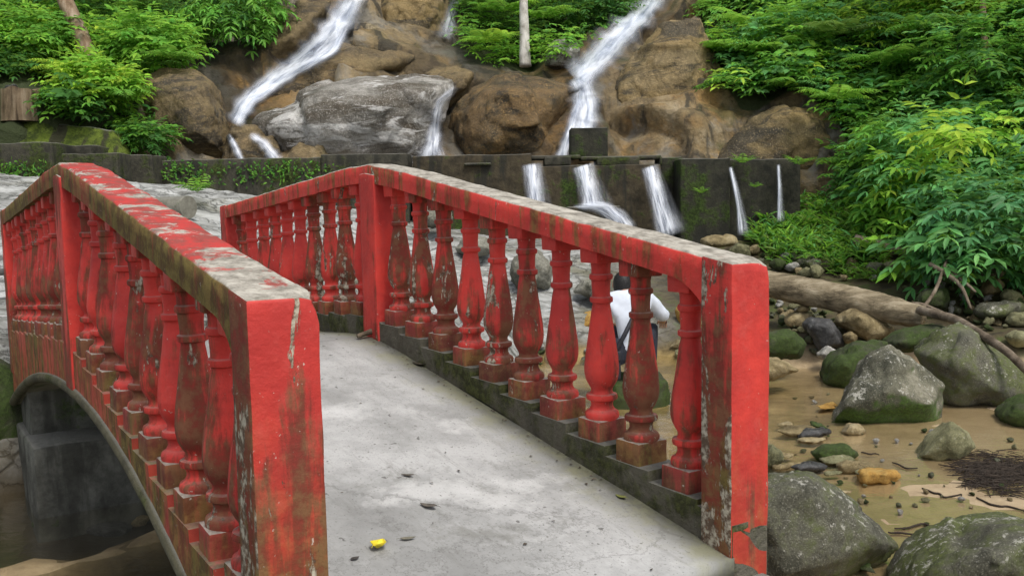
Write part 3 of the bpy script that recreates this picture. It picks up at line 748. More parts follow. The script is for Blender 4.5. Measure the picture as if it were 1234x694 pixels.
r_orange = rockmat('rock_orange', (0.16, 0.09, 0.025), (0.36, 0.20, 0.045), (0.42, 0.28, 0.09), 0.1, (0.06, 0.06, 0.02), 0.0, sc=2.5)
r_pale = rockmat('rock_pale', (0.15, 0.15, 0.13), (0.32, 0.31, 0.28), (0.46, 0.45, 0.42), 0.2, (0.08, 0.09, 0.03), 0.3, sc=2)
r_olive = rockmat('rock_olive', (0.07, 0.07, 0.035), (0.17, 0.165, 0.085), (0.27, 0.26, 0.15), 0.3, (0.07, 0.09, 0.02), 0.3, sc=1.8)
r_cliffgrey = rockmat('cliff_grey_banded', (0.10, 0.095, 0.08), (0.29, 0.275, 0.245), (0.46, 0.44, 0.41), 0.12, (0.06, 0.07, 0.02), 0.0, sc=0.5, wet=1, streak=((0.40, 0.9, 2.0), (0.085, 0.07, 0.05), (0.60, 0.59, 0.57)))
r_cliffbrown = rockmat('cliff_brown', (0.04, 0.033, 0.022), (0.14, 0.105, 0.058), (0.27, 0.19, 0.095), 0.25, (0.06, 0.06, 0.018), 0.0, sc=0.5, wet=1, streak=((0.35, 0.8, 1.5), (0.20, 0.15, 0.075), (0.045, 0.04, 0.032)))
r_cliffdark = rockmat('cliff_dark', (0.03, 0.028, 0.022), (0.085, 0.07, 0.042), (0.30, 0.18, 0.06), 0.22, (0.05, 0.055, 0.018), 0.0, sc=0.45, wet=1, streak=((0.4, .8, 1.2), (.16, .105, .05), (.03, .028, .022)))

def T(o, label, cat='boulder', group=None): return tag(o, label, cat, group)
def add_solid(o):
    me = o.data; L = o.location
    solid.append(([tuple(v.co+L) for v in me.vertices], [tuple(p.vertices) for p in me.polygons]))
    return o
cl = dict(res=50, amp=0.036, sm=2, nsc=.85, facets=16)
add_solid(T(px_rock('cliff_boulder', [(168, 122), (172, 90), (200, 80), (235, 82), (256, 100), (270, 132), (274, 160), (282, 200), (190, 205), (172, 150)], 18.0, r_cliffbrown, [(215, 118, .9), (235, 160, 1.1)], depth=0.9, **cl), 'brown rounded rock face left of the left-hand cascade'))
add_solid(T(px_rock('cliff_boulder', [(306, 148), (318, 138), (375, 112), (440, 92), (500, 84), (548, 96), (530, 130), (512, 160), (505, 205), (330, 205)], 18.3, r_cliffgrey, [(345, 150, .9), (430, 150, 1.1), (420, 120, .7), (480, 130, .9)], depth=1.0, **cl), 'big grey banded rock between the left and middle cascades'))
add_solid(T(px_rock('cliff_boulder', [(540, 165), (545, 135), (570, 105), (610, 88), (655, 90), (695, 104), (694, 135), (682, 170), (668, 205), (555, 205)], 18.6, r_cliffdark, [(600, 130, 1.0), (640, 150, 1.2)], depth=1.1, **cl), 'dark and ochre rounded rock between middle and right cascades'))
add_solid(T(px_rock('cliff_boulder', [(292, 128), (330, 92), (380, 62), (440, 50), (500, 70), (470, 95), (380, 118), (310, 150)], 20.2, r_cliffbrown, [(380, 92, .8), (440, 75, .7)], depth=0.9, **cl), 'brown rock ledge under the upper left cascade'))
add_solid(T(px_rock('cliff_boulder', [(655, 84), (660, 52), (690, 45), (700, 62), (697, 90)], 21.2, r_cliffgrey, [(676, 66, .4)], depth=0.6, res=22, amp=.035), 'small grey rock beside white tree trunk and right cascade'))

r_cliffolive = rockmat('cliff_olive', (0.045, 0.036, 0.022), (0.17, 0.13, 0.065), (0.31, 0.235, 0.125), 0.18, (0.075, 0.075, 0.025), 0.0, sc=0.5, wet=1, streak=((0.30, 0.9, 1.3), (0.26, 0.185, 0.08), (0.045, 0.04, 0.03)))
add_solid(T(px_rock('cliff_boulder', [(718, 205), (726, 150), (735, 112), (765, 62), (800, 26), (838, 18), (858, 62), (872, 110), (905, 150), (900, 205)], 19.2, r_cliffolive, [(790, 130, .45), (820, 90, .4), (830, 170, .6)], depth=.55, res=64, amp=.028, sm=2, nsc=1.1, facets=26), 'tall olive brown rock slab right of the long white cascade'))
add_solid(T(px_rock('cliff_boulder', [(850, 205), (868, 172), (905, 142), (950, 128), (1000, 140), (1035, 176), (1020, 240), (960, 215)], 17.35, r_cliffolive, [(930, 170, .3), (980, 180, .3)], depth=.45, res=54, amp=.034, sm=2, nsc=1.0, facets=18), 'low furrowed brown rock face above right end of the dam'))
add_solid(T(px_rock('cliff_boulder', [(440, 52), (446, 5), (470, -25), (525, -30), (545, -5), (540, 50), (522, 85), (480, 72)], 22.6, r_cliffolive, [(490, 20, .8), (510, 50, .7)], depth=.9, **cl), 'brown rock wall between left cascade and the upper trickle'))
add_solid(T(px_rock('cliff_boulder', [(272, 122), (282, 75), (320, 30), (372, -10), (400, 0), (385, 50), (330, 92), (296, 118)], 21.3, r_cliffbrown, [(320, 60, .6), (350, 40, .6)], depth=.7, **cl), 'ochre stained rock along the left edge of left cascade'))
add_solid(T(px_rock('cliff_boulder', [(500, 110), (512, 90), (545, 78), (572, 88), (566, 108), (540, 130), (515, 135)], 19.6, r_cliffbrown, [(535, 104, .5)], depth=.6, res=30, amp=.05, sm=2), 'brown rock at head of the narrow cascade'))
add_solid(T(px_rock('cliff_boulder', [(655, 205), (668, 175), (690, 150), (712, 158), (722, 205)], 17.5, r_cliffdark, [(690, 180, .3)], depth=.35, res=26, amp=.05, sm=2), 'dark wet rock at foot of the long white cascade'))
add_solid(T(px_rock('cliff_boulder', [(262, 205), (268, 172), (282, 150), (305, 150), (330, 172), (342, 205)], 17.6, r_cliffbrown, [(300, 175, .4)], depth=.4, res=26, amp=.05, sm=2), 'wet brown rock splitting the foot of left cascade'))
def gnd_early(x, y):
    h = gbvh.ray_cast(CAM, ray(x, y).normalized()); return h[0]
def stone(o, label): return tag(o, label, 'stone')
for oc, D, lb in [([(612, 330), (622, 308), (650, 300), (668, 318), (662, 345), (625, 350)], 13.8, 'mossy rock on the pale apron behind handrail'), ([(690, 352), (702, 338), (730, 336), (745, 352), (725, 366)], 13.4, 'low rock at lower end of the pale apron'), ([(548, 300), (560, 285), (585, 286), (596, 302), (570, 312)], 14.6, 'olive rock on the pale apron near dam'), ([(500, 262), (512, 250), (538, 252), (548, 268), (520, 276)], 15.2, 'rock at foot of the dam behind the middle post')]:
    T(px_rock('boulder', oc, D, rockmat('rock_apron', (.06, .06, .045), (.17, .165, .13), (.32, .31, .27), .4, (.06, .07, .02), .3), res=22, amp=.05), lb)
# stream boulders (photo outline, distance)
def gd(x, y, z=WZ): return G(x, y, z).y
D_A = gd(1070, 512)+0.35
T(px_rock('boulder', [(996, 516), (1038, 442), (1047, 425), (1073, 413), (1099, 429), (1136, 463), (1133, 520), (1125, 526), (1044, 524)], D_A, r_mossb, [(1016, 492, .35), (1075, 470, .42), (1122, 488, .38), (1060, 520, .15)], depth=.30, res=44, sm=1, amp=.022, facets=3), 'big wedge-shaped grey boulder with bright moss along its base, in midstream')
T(px_rock('boulder', [(1102, 424), (1128, 405), (1156, 389), (1197, 419), (1236, 446), (1290, 475), (1285, 515), (1208, 505), (1136, 492)], gd(1180, 500)+0.7, r_grey, [(1160, 440, .5), (1200, 470, .55), (1140, 480, .2)], depth=.5, res=44, sm=1, amp=.024, facets=4), 'largest pale speckled boulder with peaked top, right of the wedge boulder')
T(px_rock('boulder', [(992, 462), (998, 440), (1009, 425), (1038, 413), (1072, 411), (1060, 450), (1035, 472), (1010, 476)], gd(1015, 474)+0.6, r_moss, [(1020, 445, .3)], depth=.4, res=30), 'dark mossy boulder partly behind the wedge boulder')
T(px_rock('boulder', [(1066, 414), (1087, 399), (1136, 391), (1146, 399), (1110, 424), (1075, 424)], 10.4, r_moss, [(1100, 408, .25)], depth=.35), 'flat moss-green boulder behind the two big grey boulders')
T(px_rock('boulder', [(1006, 388), (1012, 376), (1027, 369), (1061, 381), (1080, 398), (1074, 410), (1050, 414), (1022, 400)], 11.2, r_tan, [(1040, 388, .25)], depth=.3), 'yellow-brown boulder below the fallen log')
T(px_rock('boulder', [(970, 392), (976, 382), (1001, 384), (1012, 398), (1019, 418), (988, 426)], 11.1, r_dark, [(994, 396, .25)], depth=.25), 'blue-grey wet boulder left of the yellow-brown one')
T(px_rock('boulder', [(905, 412), (925, 402), (958, 398), (974, 414), (967, 430), (935, 436), (908, 432)], 10.6, r_moss, [(940, 414, .3)], depth=.35), 'rounded dark green boulder right of the end post')
T(px_rock('boulder', [(905, 436), (930, 430), (950, 437), (964, 447), (930, 460), (908, 460)], 9.9, r_tan, [(930, 444, .2)], depth=.25), 'low brown stone at water edge beside the end post')
st = dict(res=18, amp=.035)
def stone(o, label): return tag(o, label, 'stone')
stone(px_rock('stone', [(945, 387), (955, 377), (978, 375), (984, 386), (964, 396), (950, 394)], 11.6, r_tan, [(964, 384, .12)], **st), 'tan stone carrying a smaller stone on top')
stone(px_rock('stone', [(959, 373), (966, 368), (976, 370), (977, 375), (962, 377)], 11.55, r_tan, depth=.06, **st), 'small tan stone balanced on a larger tan stone')
stone(px_rock('stone', [(984, 427), (998, 416), (1008, 422), (1007, 432), (989, 434)], 10.8, r_pale, depth=.12, **st), 'whitish round stone in front of the blue-grey boulder')
stone(px_rock('stone', [(1016, 404), (1025, 399), (1034, 404), (1032, 414), (1019, 414)], 10.95, r_tan, depth=.1, **st), 'small tan stone at foot of the yellow-brown boulder')
stone(px_rock('stone', [(1181, 351), (1190, 340), (1205, 336), (1211, 343), (1205, 354), (1186, 357)], 12.4, r_tan, [(1196, 346, .15)], **st), 'round yellowish stone under the right-hand shrub')
stone(px_rock('stone', [(1205, 356), (1214, 347), (1232, 354), (1230, 364), (1210, 366)], 12.2, r_olive, **st), 'olive stone right of the round yellowish stone')
stone(px_rock('stone', [(1161, 350), (1168, 342), (1180, 346), (1178, 356), (1165, 357)], 12.6, r_tan, **st), 'brown stone left of the round yellowish stone')
stone(px_rock('stone', [(1176, 378), (1188, 366), (1231, 364), (1238, 372), (1214, 386), (1184, 385)], 11.6, r_grey, [(1205, 374, .2)], depth=.3, **st), 'long flat grey stone on the right bank')
stone(px_rock('stone', [(1212, 388), (1222, 376), (1246, 376), (1248, 394), (1220, 396)], 11.2, r_olive, **st), 'olive stone in front of long flat grey stone')
T(px_rock('boulder', [(1104, 364), (1112, 352), (1138, 346), (1145, 358), (1140, 372), (1110, 374)], 12.0, r_moss, [(1125, 358, .2)], **st), 'green mossy boulder behind the end of fallen log')
stone(px_rock('stone', [(1212, 406), (1225, 398), (1250, 402), (1250, 418), (1222, 418)], 10.6, r_olive, **st), 'rounded olive stone in shallow water at right edge')
T(px_rock('boulder', [(1207, 504), (1226, 483), (1250, 476), (1270, 500), (1255, 522), (1218, 518)], gd(1218, 516)+.25, r_moss, [(1230, 498, .2)], depth=.3), 'mossy boulder at right edge in front of the largest boulder')
T(px_rock('boulder', [(1104, 552), (1123, 528), (1146, 508), (1168, 520), (1176, 537), (1161, 558), (1123, 562)], gd(1135, 556)+.2, r_olive, [(1145, 540, .22), (1165, 535, .1)], depth=.2, res=32, sm=1, amp=.02, facets=2), 'pale olive angular stone standing alone on the sand')
T(px_rock('boulder', [(885, 590), (928, 572), (978, 569), (1009, 591), (1034, 611), (1062, 630), (1084, 659), (1068, 672), (1034, 692), (990, 720), (890, 730)], gd(1034, 690)+.15, r_grey, [(960, 600, .15), (1010, 640, .28), (950, 690, .4)], depth=.35, res=46, sm=1, amp=.022, facets=4), 'large sloping grey-green boulder beside the foot of the end post')
T(px_rock('boulder', [(1075, 712), (1093, 692), (1151, 659), (1207, 633), (1250, 628), (1330, 650), (1330, 760), (1100, 760)], 4.75, r_grey, [(1190, 690, .25), (1250, 680, .3)], depth=.4, res=36, sm=2), 'dark grey boulder in the bottom right corner')
stone(px_rock('stone', [(978, 546), (992, 536), (1023, 535), (1038, 547), (1023, 558), (990, 558)], gd(1005, 556)+.12, r_moss, depth=.14, **st), 'flat dark green stone in shallow water')
stone(px_rock('stone', [(1034, 574), (1036, 567), (1079, 566), (1086, 574), (1073, 586), (1036, 583)], gd(1055, 584)+.1, r_orange, depth=.12, **st), 'flat orange slab of stone on the sand')
stone(px_rock('stone', [(960, 526), (975, 517), (1000, 516), (1004, 521), (985, 530), (965, 531)], gd(980, 530)+.1, r_dark, depth=.12, **st), 'dark flat stone with pale rim in front of the wedge boulder')
stone(px_rock('stone', [(1014, 521), (1023, 511), (1037, 510), (1045, 520), (1040, 526), (1018, 526)], gd(1030, 525)+.1, r_tan, depth=.1, **st), 'small tan stone touching the base of wedge boulder')
stone(px_rock('stone', [(915, 548), (930, 534), (942, 543), (946, 555), (930, 566), (915, 566)], gd(930, 563)+.1, r_olive, depth=.12, **st), 'small mossy stone against the end post')
stone(px_rock('stone', [(1006, 560), (1030, 556), (1056, 560), (1050, 570), (1015, 572)], gd(1030, 570)+.08, r_tan, depth=.1, **st), 'tan slab lying under water behind the orange slab')
stone(px_rock('stone', [(950, 562), (975, 556), (1000, 560), (995, 568), (960, 570)], gd(975, 569)+.08, r_dark, depth=.08, **st), 'thin dark slab lying under water')
for k in range(26):
    x, y = random.uniform(925, 1060), random.uniform(490, 690)
    if x > 1000 and 590 < y: x -= 60*0
    p = gnd_early(x, y); a = random.uniform(.05, .13)
    pts = [p+Vector((random.gauss(0, 1)*a, random.gauss(0, 1)*a*.8, random.uniform(-.2, .45)*a+.04)) for _ in range(14)]
    stone(hull_rock('stone', pts, random.choice((r_tan, r_olive, r_orange, r_tan, r_moss)), res=12, amp=.04, sm=2), 'flat stone lying in the shallow water beside the end post')['group'] = 'flat stones in the shallow water'
# orange stones at the far water edge, seen through the balusters
stone(px_rock('stone', [(812, 372), (826, 362), (850, 360), (868, 375), (862, 402), (820, 402)], 12.4, r_orange, [(838, 380, .2)], **st), 'ochre stone at the far water edge right of the sitting person')
stone(px_rock('stone', [(690, 396), (704, 376), (728, 372), (742, 388), (738, 408), (698, 410)], 12.6, r_orange, [(716, 390, .2)], **st), 'ochre stone at the far water edge left of the sitting person')
stone(px_rock('stone', [(842, 290), (862, 282), (886, 284), (892, 296), (850, 300)], 15.0, r_tan, **st), 'brown flat stone below the dark buttress of the dam')
stone(px_rock('stone', [(878, 302), (888, 292), (904, 296), (906, 310), (882, 312)], 14.4, r_olive, **st), 'round olive stone behind the right end of handrail')
# channel under the bridge
stone(px_rock('stone', [(36, 634), (48, 618), (64, 612), (76, 622), (80, 638), (60, 646)], 6.3, r_moss, **st), 'green mossy stone under the arch')
stone(px_rock('stone', [(92, 636), (120, 628), (150, 632), (160, 642), (130, 650), (100, 648)], 6.4, r_dark, **st), 'dark flat stone under the arch')
stone(px_rock('stone', [(156, 630), (166, 620), (180, 622), (176, 634), (160, 638)], 6.5, r_tan, **st), 'small brown stone under the arch')
# smaller stones along the right bank
kinds = [r_tan, r_olive, r_grey, r_pale, r_moss]
protos = []
for k in range(10):
    pts = [Vector((random.gauss(0, 1), random.gauss(0, 1), random.gauss(0, 1))).normalized()*random.uniform(.75, 1) for _ in range(16)]
    pts = [Vector((p.x, p.y*random.uniform(.7, .9), p.z*.62)) for p in pts]
    o = hull_rock('stone', pts, kinds[k % 5], res=11, amp=.04, sm=2, loc=(0, 0, 0)); protos.append(o)
used = set()
zones = [([(1085, 338), (1234, 350), (1234, 400), (1180, 400), (1100, 368)], 80, (0.03, 0.13)), ([(925, 355), (1000, 372), (1020, 425), (985, 440), (930, 385)], 60, (0.03, 0.11)), ([(890, 300), (1010, 318), (1090, 330), (1060, 345), (930, 332)], 46, (0.07, 0.24)), ([(640, 408), (860, 415), (860, 445), (650, 440)], 22, (0.05, 0.14)), ([(940, 430), (1000, 440), (1000, 500), (1234, 520), (1234, 640), (1070, 640), (960, 540)], 56, (0.012, 0.045))]
spots = []
for pl, n, (a, b) in zones:
    k = 0
    while k < n:
        x = random.uniform(min(p[0] for p in pl), max(p[0] for p in pl)); y = random.uniform(min(p[1] for p in pl), max(p[1] for p in pl))
        if not inpoly(x, y, pl): continue
        h = gbvh.ray_cast(CAM, ray(x, y).normalized())
        if h[0] is None: continue
        spots.append((h[0], random.uniform(a, b), zones.index((pl, n, (a, b))))); k += 1
zlab = ['small loose stone among the rubble beneath the right-hand shrub', 'small loose stone between the log and the sand', 'small loose stone around the grassy mound below the dam', 'small loose stone along the far water edge behind the balusters', 'pebble on the wet sand among the big boulders']
for i, (p, s, zi) in enumerate(spots):
    src = protos[i % 10]
    o = src if src.name not in used else src.copy()
    if src.name not in used: used.add(src.name)
    else: C.objects.link(o)
    o.location = p+Vector((0, 0, s*.05)); o.scale = (s, s, s); o.rotation_euler = (random.uniform(-.2, .2), random.uniform(-.2, .2), random.uniform(0, 6))
    tag(o, zlab[zi], 'stone', 'loose stones: '+zlab[zi].split(' ', 1)[1])

# ------------------------------------------------------------------ dam
DY = 16.0
dam_m = concrete('dam_concrete', (0.022, 0.022, 0.017), (0.085, 0.078, 0.058), 0.55, 0.8, (0.05, 0.07, 0.014))
dam_b = concrete('dam_concrete_brown', (0.022, 0.019, 0.013), (0.078, 0.062, 0.038), 0.45, 0.85)
dam_d = concrete('dam_concrete_dark', (0.012, 0.013, 0.010), (0.05, 0.048, 0.034), 0.5, 0.7, (0.045, 0.075, 0.014))
dam = empty('dam_wall', P(560, 250, DY)); tag(dam, 'long dark mossy concrete dam wall with small spillways', 'dam wall')
DL = dam.location
def dbox(name, x0, x1, ytop, ybot, D0, D1, mat, parent=dam, amp=0.03, seg=0.10, bev=0.02, off=None):
    a = P(x0, ytop, D0); b = P(x1, ytop, D0); zb = P((x0+x1)/2, ybot, D0).z; zt = (a.z+b.z)/2
    bm = bmesh.new()
    L = off if off is not None else DL
    box(bm, a.x-L.x, b.x-L.x, D0-L.y, D1-L.y, zb-L.z, zt-L.z, seg, bev)
    rough(bm, amp, 2.2, x0*0.01)
    return from_bm(name, bm, mat, parent), zt
zwt = P(600, 191, DY).z
dbox('wall_section', 138, 386, 192, 262, DY+.02, DY+.7, dam_m)
dbox('wall_section', 386, 491, 185.5, 290, DY, DY+.72, dam_m)
dbox('wall_section', 497, 640, 187, 310, DY+.01, DY+.7, dam_b)
dbox('recessed_panel', 559, 592, 196.5, 199.5, DY-.07, DY+.1, dam_m, amp=.004)
# stretch with the wide spillways is cut below the lip
for x0, x1 in ((640, 653), (653, 0), ):
    pass
segs = [(640, 688), (688, 770), (770, 797)]
dbox('wall_section', 640, 797, 199, 310, DY+.012, DY+.68, dam_b)
for x0, x1 in ((640, 629), ):
    pass
for x0, x1 in ((656, 688), (719, 771), (795, 798)):
    dbox('lip_block', x0, x1, 189, 199.4, DY+.015, DY+.6, dam_m, amp=.006)
dbox('lip_slab', 626, 700, 187.5, 192, DY+.03, DY+.62, dam_m, amp=.005)
dbox('lip_slab', 700, 797, 188, 192.5, DY+.032, DY+.62, dam_m, amp=.005)
dbox('recess_wall', 796, 822, 190, 300, DY+.4, DY+.9, dam_d)
dbox('buttress', 820, 880, 191, 300, DY-.35, DY+.7, dam_d)
dbox('wall_section', 879, 965, 192, 300, DY-.12, DY+.7, dam_d)
dbox('block', 687.5, 732.5, 154, 190.5, DY+.08, DY+.6, dam_d, amp=.012)
dbox('splash_ledge', 684, 748, 249, 290, DY-.55, DY+.1, dam_b, amp=.03)
# upstream pool behind the wall
bm = bmesh.new(); zz = zwt-.12
bm.faces.new([bm.verts.new((x, y, zz)) for x, y in ((-7, DY+.5), (5, DY+.5), (5, 18.5), (-7, 18.5))])
tag(from_bm('pool_water', bm, watermat('pool_water', (.6, .6, .5)), smooth=False), kind='structure')
# left steps and low walls
lw = empty('concrete_steps', P(60, 205, 15)); tag(lw, 'low mossy concrete steps joining the dam wall at far left', 'steps')
lo_ = lw.location
dbox('step', -60, 61, 173, 215, 14.4, 15.6, dam_m, lw, off=lo_)
dbox('step', 60, 110, 175.5, 215, 15.2, 16.4, dam_m, lw, off=lo_)
dbox('step', 61, 141, 185, 222, 14.7, 15.25, dam_m, lw, off=lo_)
dbox('step', 141, 183, 187, 225, 15.6, 16.3, dam_m, lw, off=lo_)
# sloping mossy retaining wall, left
def mosswall():
    m = M('mossy_masonry', 0.9, rnd=False, spec=0.15)
    st = m.noise(1.0, 4, 0.6, 0.3, co=m.scale((2.6, 1.2, 0.35))); mid = m.noise(5, 7, .7); fine = m.noise(28, 5, .7)
    col = m.mix(m.ss(mid, .35, .62), (0.035, 0.05, 0.012), (0.12, 0.16, 0.025))
    col = m.mix(m.math('MULTIPLY', m.ss(st, .50, .56), .9), col, (0.035, 0.03, 0.024))
    col = m.mix(m.math('MULTIPLY', m.ss(fine, .45, .7), .5), col, (0.03, 0.04, 0.012))
    tz = m.ss(m.gnz(), .8, .95); col = m.mix(m.math('MULTIPLY', tz, .8), col, m.mix(fine, (.15, .15, .14), (.34, .34, .32)))
    return m.done(col, m.bump(m.math('ADD', mid, fine), .9, .05))
bm = bmesh.new(); rows = []
top = [(-140, 142), (0, 144), (45, 147), (90, 152), (135, 157)]; bot = [(-140, 178), (0, 178), (50, 180), (95, 184), (150, 192)]
tp = smoothpath([P(x, y, 16.1) for x, y in top], 10); bt = smoothpath([P(x, y, 15.75) for x, y in bot], 10)
off = P(20, 178, 15.8)
for a, b in zip(tp, bt):
    bk = Vector((0, .45, 0)); rows.append([bm.verts.new(q-off) for q in ([b+(a-b)*k/8 for k in range(9)]+[a+bk*.5, a+bk, b+bk])])
for a, b in zip(rows, rows[1:]):
    for k in range(len(a)): bm.faces.new((a[k], a[(k+1) % len(a)], b[(k+1) % len(a)], b[k]))
bm.faces.new(rows[0][::-1]); bm.faces.new(rows[-1])
rough(bm, .05, 2.5)
tag(from_bm('retaining_wall', bm, mosswall(), None, off), 'sloping mossy retaining wall with dark vertical streaks at far left', 'wall')
# mossy bank wall left of the far abutment
hull_ = [BW(5.6, -.3, -1.3), BW(5.3, -1.7, -1.4), BW(5.75, -.3, -.3), BW(5.7, -1.0, .0), BW(5.6, -1.8, .1), BW(6.2, -.2, -.1), BW(6.9, -.3, .12), BW(6.9, -2.0, .2), BW(5.2, -2.6, -1.3), BW(6.8, -.4, -1)]
T(hull_rock('boulder', hull_, r_moss, res=34, amp=.04, sm=2), 'mossy dark green rock bank beside the far abutment', 'boulder')

# ------------------------------------------------------------------ falling water
allv, allf = [], []
for v, f in solid:
    o_ = len(allv); allv += v; allf += [tuple(i+o_ for i in q) for q in f]
hbvh = BVHTree.FromPolygons(allv, allf)
def hit(x, y, default=20):
    d = ray(x, y).normalized(); h = hbvh.ray_cast(CAM, d)
    return (h[0], h[1]) if h[0] is not None else (P(x, y, default), Vector((0, -1, 0)))
def fallmat(name, sx, dens=0.5, tint=(0.80, 0.84, 0.92)):
    m = M(name, 0.35, coord='UV', rnd=False, spec=0.4)
    uv = m.co
    st = m.noise(1.0, 4, 0.6, 0.25, co=m.scale((sx, 1.3, 1))); fl = m.noise(1.0, 3, 0.5, co=m.scale((sx*.35, .5, 1)))
    u = m.xyz(uv, 0)
    e = m.math('MULTIPLY', m.ss(u, 0.0, 0.45), m.ss(u, 1.0, 0.55))
    a = m.ss(m.math('ADD', m.math('MULTIPLY', st, 0.6), m.math('MULTIPLY', fl, 0.4)), 0.44-0.30*dens, 0.84-0.26*dens)
    a = m.math('MULTIPLY', a, e)
    a = m.math('MULTIPLY', m.math('MULTIPLY', a, 0.88), m.attr('fade', 'Fac'))
    m.inp(m.b.inputs['Base Color'], m.mix(m.ss(st, .3, .62), (0.50, 0.57, 0.72), tint))
    tr = m.n('ShaderNodeBsdfTransparent'); mx = m.n('ShaderNodeMixShader')
    m.l(a, mx.inputs[0]); m.l(tr.outputs[0], mx.inputs[1]); m.l(m.b.outputs[0], mx.inputs[2]); m.l(mx.outputs[0], m.out.inputs[0])
    return m.m
def ribbon(V, Fc, UV, FD, path, pt, nx=9, ny=60, fade=(0.0, 0.0), wb=.25):
    """path of (x, y, width px); pt gives the world point"""
    pp = np.array(path, float); seg = np.r_[0, np.cumsum(np.hypot(*np.diff(pp[:, :2], axis=0).T))]
    s = np.linspace(0, seg[-1], ny); X = np.interp(s, seg, pp[:, 0]); Y = np.interp(s, seg, pp[:, 1]); Wd = np.interp(s, seg, pp[:, 2])
    k = np.ones(5)/5
    for a in (X, Y, Wd): a[2:-2] = np.convolve(a, k, 'valid')
    tx, ty = np.gradient(X), np.gradient(Y); ln = np.hypot(tx, ty); nxv, nyv = ty/ln, -tx/ln
    D = np.zeros((ny, nx)); R = []
    for i in range(ny):
        row = []
        for j in range(nx):
            f = j/(nx-1)-.5; wob = 1+wb*mn.noise(Vector((s[i]*.08, j*.0, pp[0, 0])))
            x = X[i]-nxv[i]*f*Wd[i]*wob*-1; y = Y[i]-nyv[i]*f*Wd[i]*wob*-1
            row.append((x, y)); D[i, j] = pt(x, y, s[i]/seg[-1])
        R.append(row)
    for _ in range(2):
        q = np.pad(D, 1, mode='edge'); D = np.minimum.reduce([q[a:a+ny, b:b+nx] for a in (0, 1, 2) for b in (0, 1, 2)])
    for _ in range(6):
        q = np.pad(D, 1, mode='edge'); D = np.minimum(D+.02, (q[:-2, 1:-1]+q[2:, 1:-1]+q[1:-1, :-2]+q[1:-1, 2:]+2*D)/6)
    b = len(V)
    for i in range(ny):
        for j in range(nx):
            bulge = .06*(1-(2*j/(nx-1)-1)**2)
            V.append(P(R[i][j][0], R[i][j][1], D[i, j]-.07-bulge)); UV.append((j/(nx-1), s[i]/40))
            tt = i/(ny-1); FD.append(min(1, (tt/fade[0]) if fade[0] else 1, ((1-tt)/fade[1]) if fade[1] else 1))
    for i in range(ny-1):
        for j in range(nx-1): a = b+i*nx+j; Fc.append((a, a+1, a+nx+1, a+nx))
def water_obj(name, V, Fc, UV, FD, mat, label, base):
    me = bpy.data.meshes.new(name); me.from_pydata([tuple(v-base) for v in V], [], Fc)
    uvl = me.uv_layers.new(name='UVMap')
    for l in me.loops: uvl.data[l.index].uv = UV[l.vertex_index]
    fa = me.attributes.new('fade', 'FLOAT', 'POINT'); fa.data.foreach_set('value', FD)
    me.polygons.foreach_set('use_smooth', [True]*len(me.polygons))
    return tag(link(name, me, mat, None, base), label, 'waterfall')
cas_m = fallmat('cascade_water', 5, 0.78); cas_t = fallmat('cascade_water_thin', 5, 0.55); spil_m = fallmat('spill_water', 9, 0.62)
hp = lambda x, y, t: hit(x, y)[0].y
def cascade(paths, label, m):
    V, Fc, UV, FD = [], [], [], []
    for p, fd in paths:
        p = [(x, y, w_*.86) for x, y, w_ in p]
        ribbon(V, Fc, UV, FD, p, hp, fade=fd)
        n0 = len(FD); ribbon(V, Fc, UV, FD, [(x, y, w_*1.35) for x, y, w_ in p], lambda x, y, t: hp(x, y, t)+.04, nx=11, fade=fd, wb=.5)
        FD[n0:] = [f*.34 for f in FD[n0:]]
    base = P(paths[0][0][-1][0], paths[0][0][-1][1], 18)
    water_obj('waterfall', V, Fc, UV, FD, m, label, base)
cascade([([(440, -30, 36), (425, 0, 38), (410, 25, 44), (392, 50, 42), (365, 72, 32), (335, 92, 30), (312, 108, 26), (295, 125, 28), (281, 150, 30)], (0, .04)),
         ([(430, 0, 16), (402, 60, 20), (350, 90, 18), (300, 122, 20), (286, 150, 16)], (0.1, .1)),
         ([(274, 162, 10), (281, 174, 12), (291, 195, 14)], (.2, 0)), ([(300, 162, 12), (318, 174, 18), (334, 195, 26)], (.2, 0))], 'broad white cascade sliding down the rocks at left', cas_m)
cascade([([(556, -20, 14), (550, 0, 16), (543, 20, 20), (536, 48, 34)], (0, .35))], 'thin upper trickle beside the ledge with white trunk', cas_t)
cascade([([(552, 104, 12), (540, 114, 14), (530, 124, 14), (526, 138, 18), (524, 160, 24), (520, 192, 46)], (.15, 0))], 'narrow cascade between grey banded rock and dark ochre rock', cas_t)
cascade([([(800, -30, 38), (785, 0, 42), (765, 25, 46), (740, 50, 46), (716, 75, 46), (692, 96, 52)], (0, .05)), ([(788, 0, 20), (745, 48, 24), (700, 92, 30)], (0, .05)),
         ([(694, 92, 40), (704, 108, 36), (706, 130, 44), (703, 160, 46)], (.1, 0)), ([(700, 116, 12), (692, 140, 16), (684, 168, 18), (676, 195, 26)], (.1, 0))], 'long white cascade behind the block on the dam', cas_m)
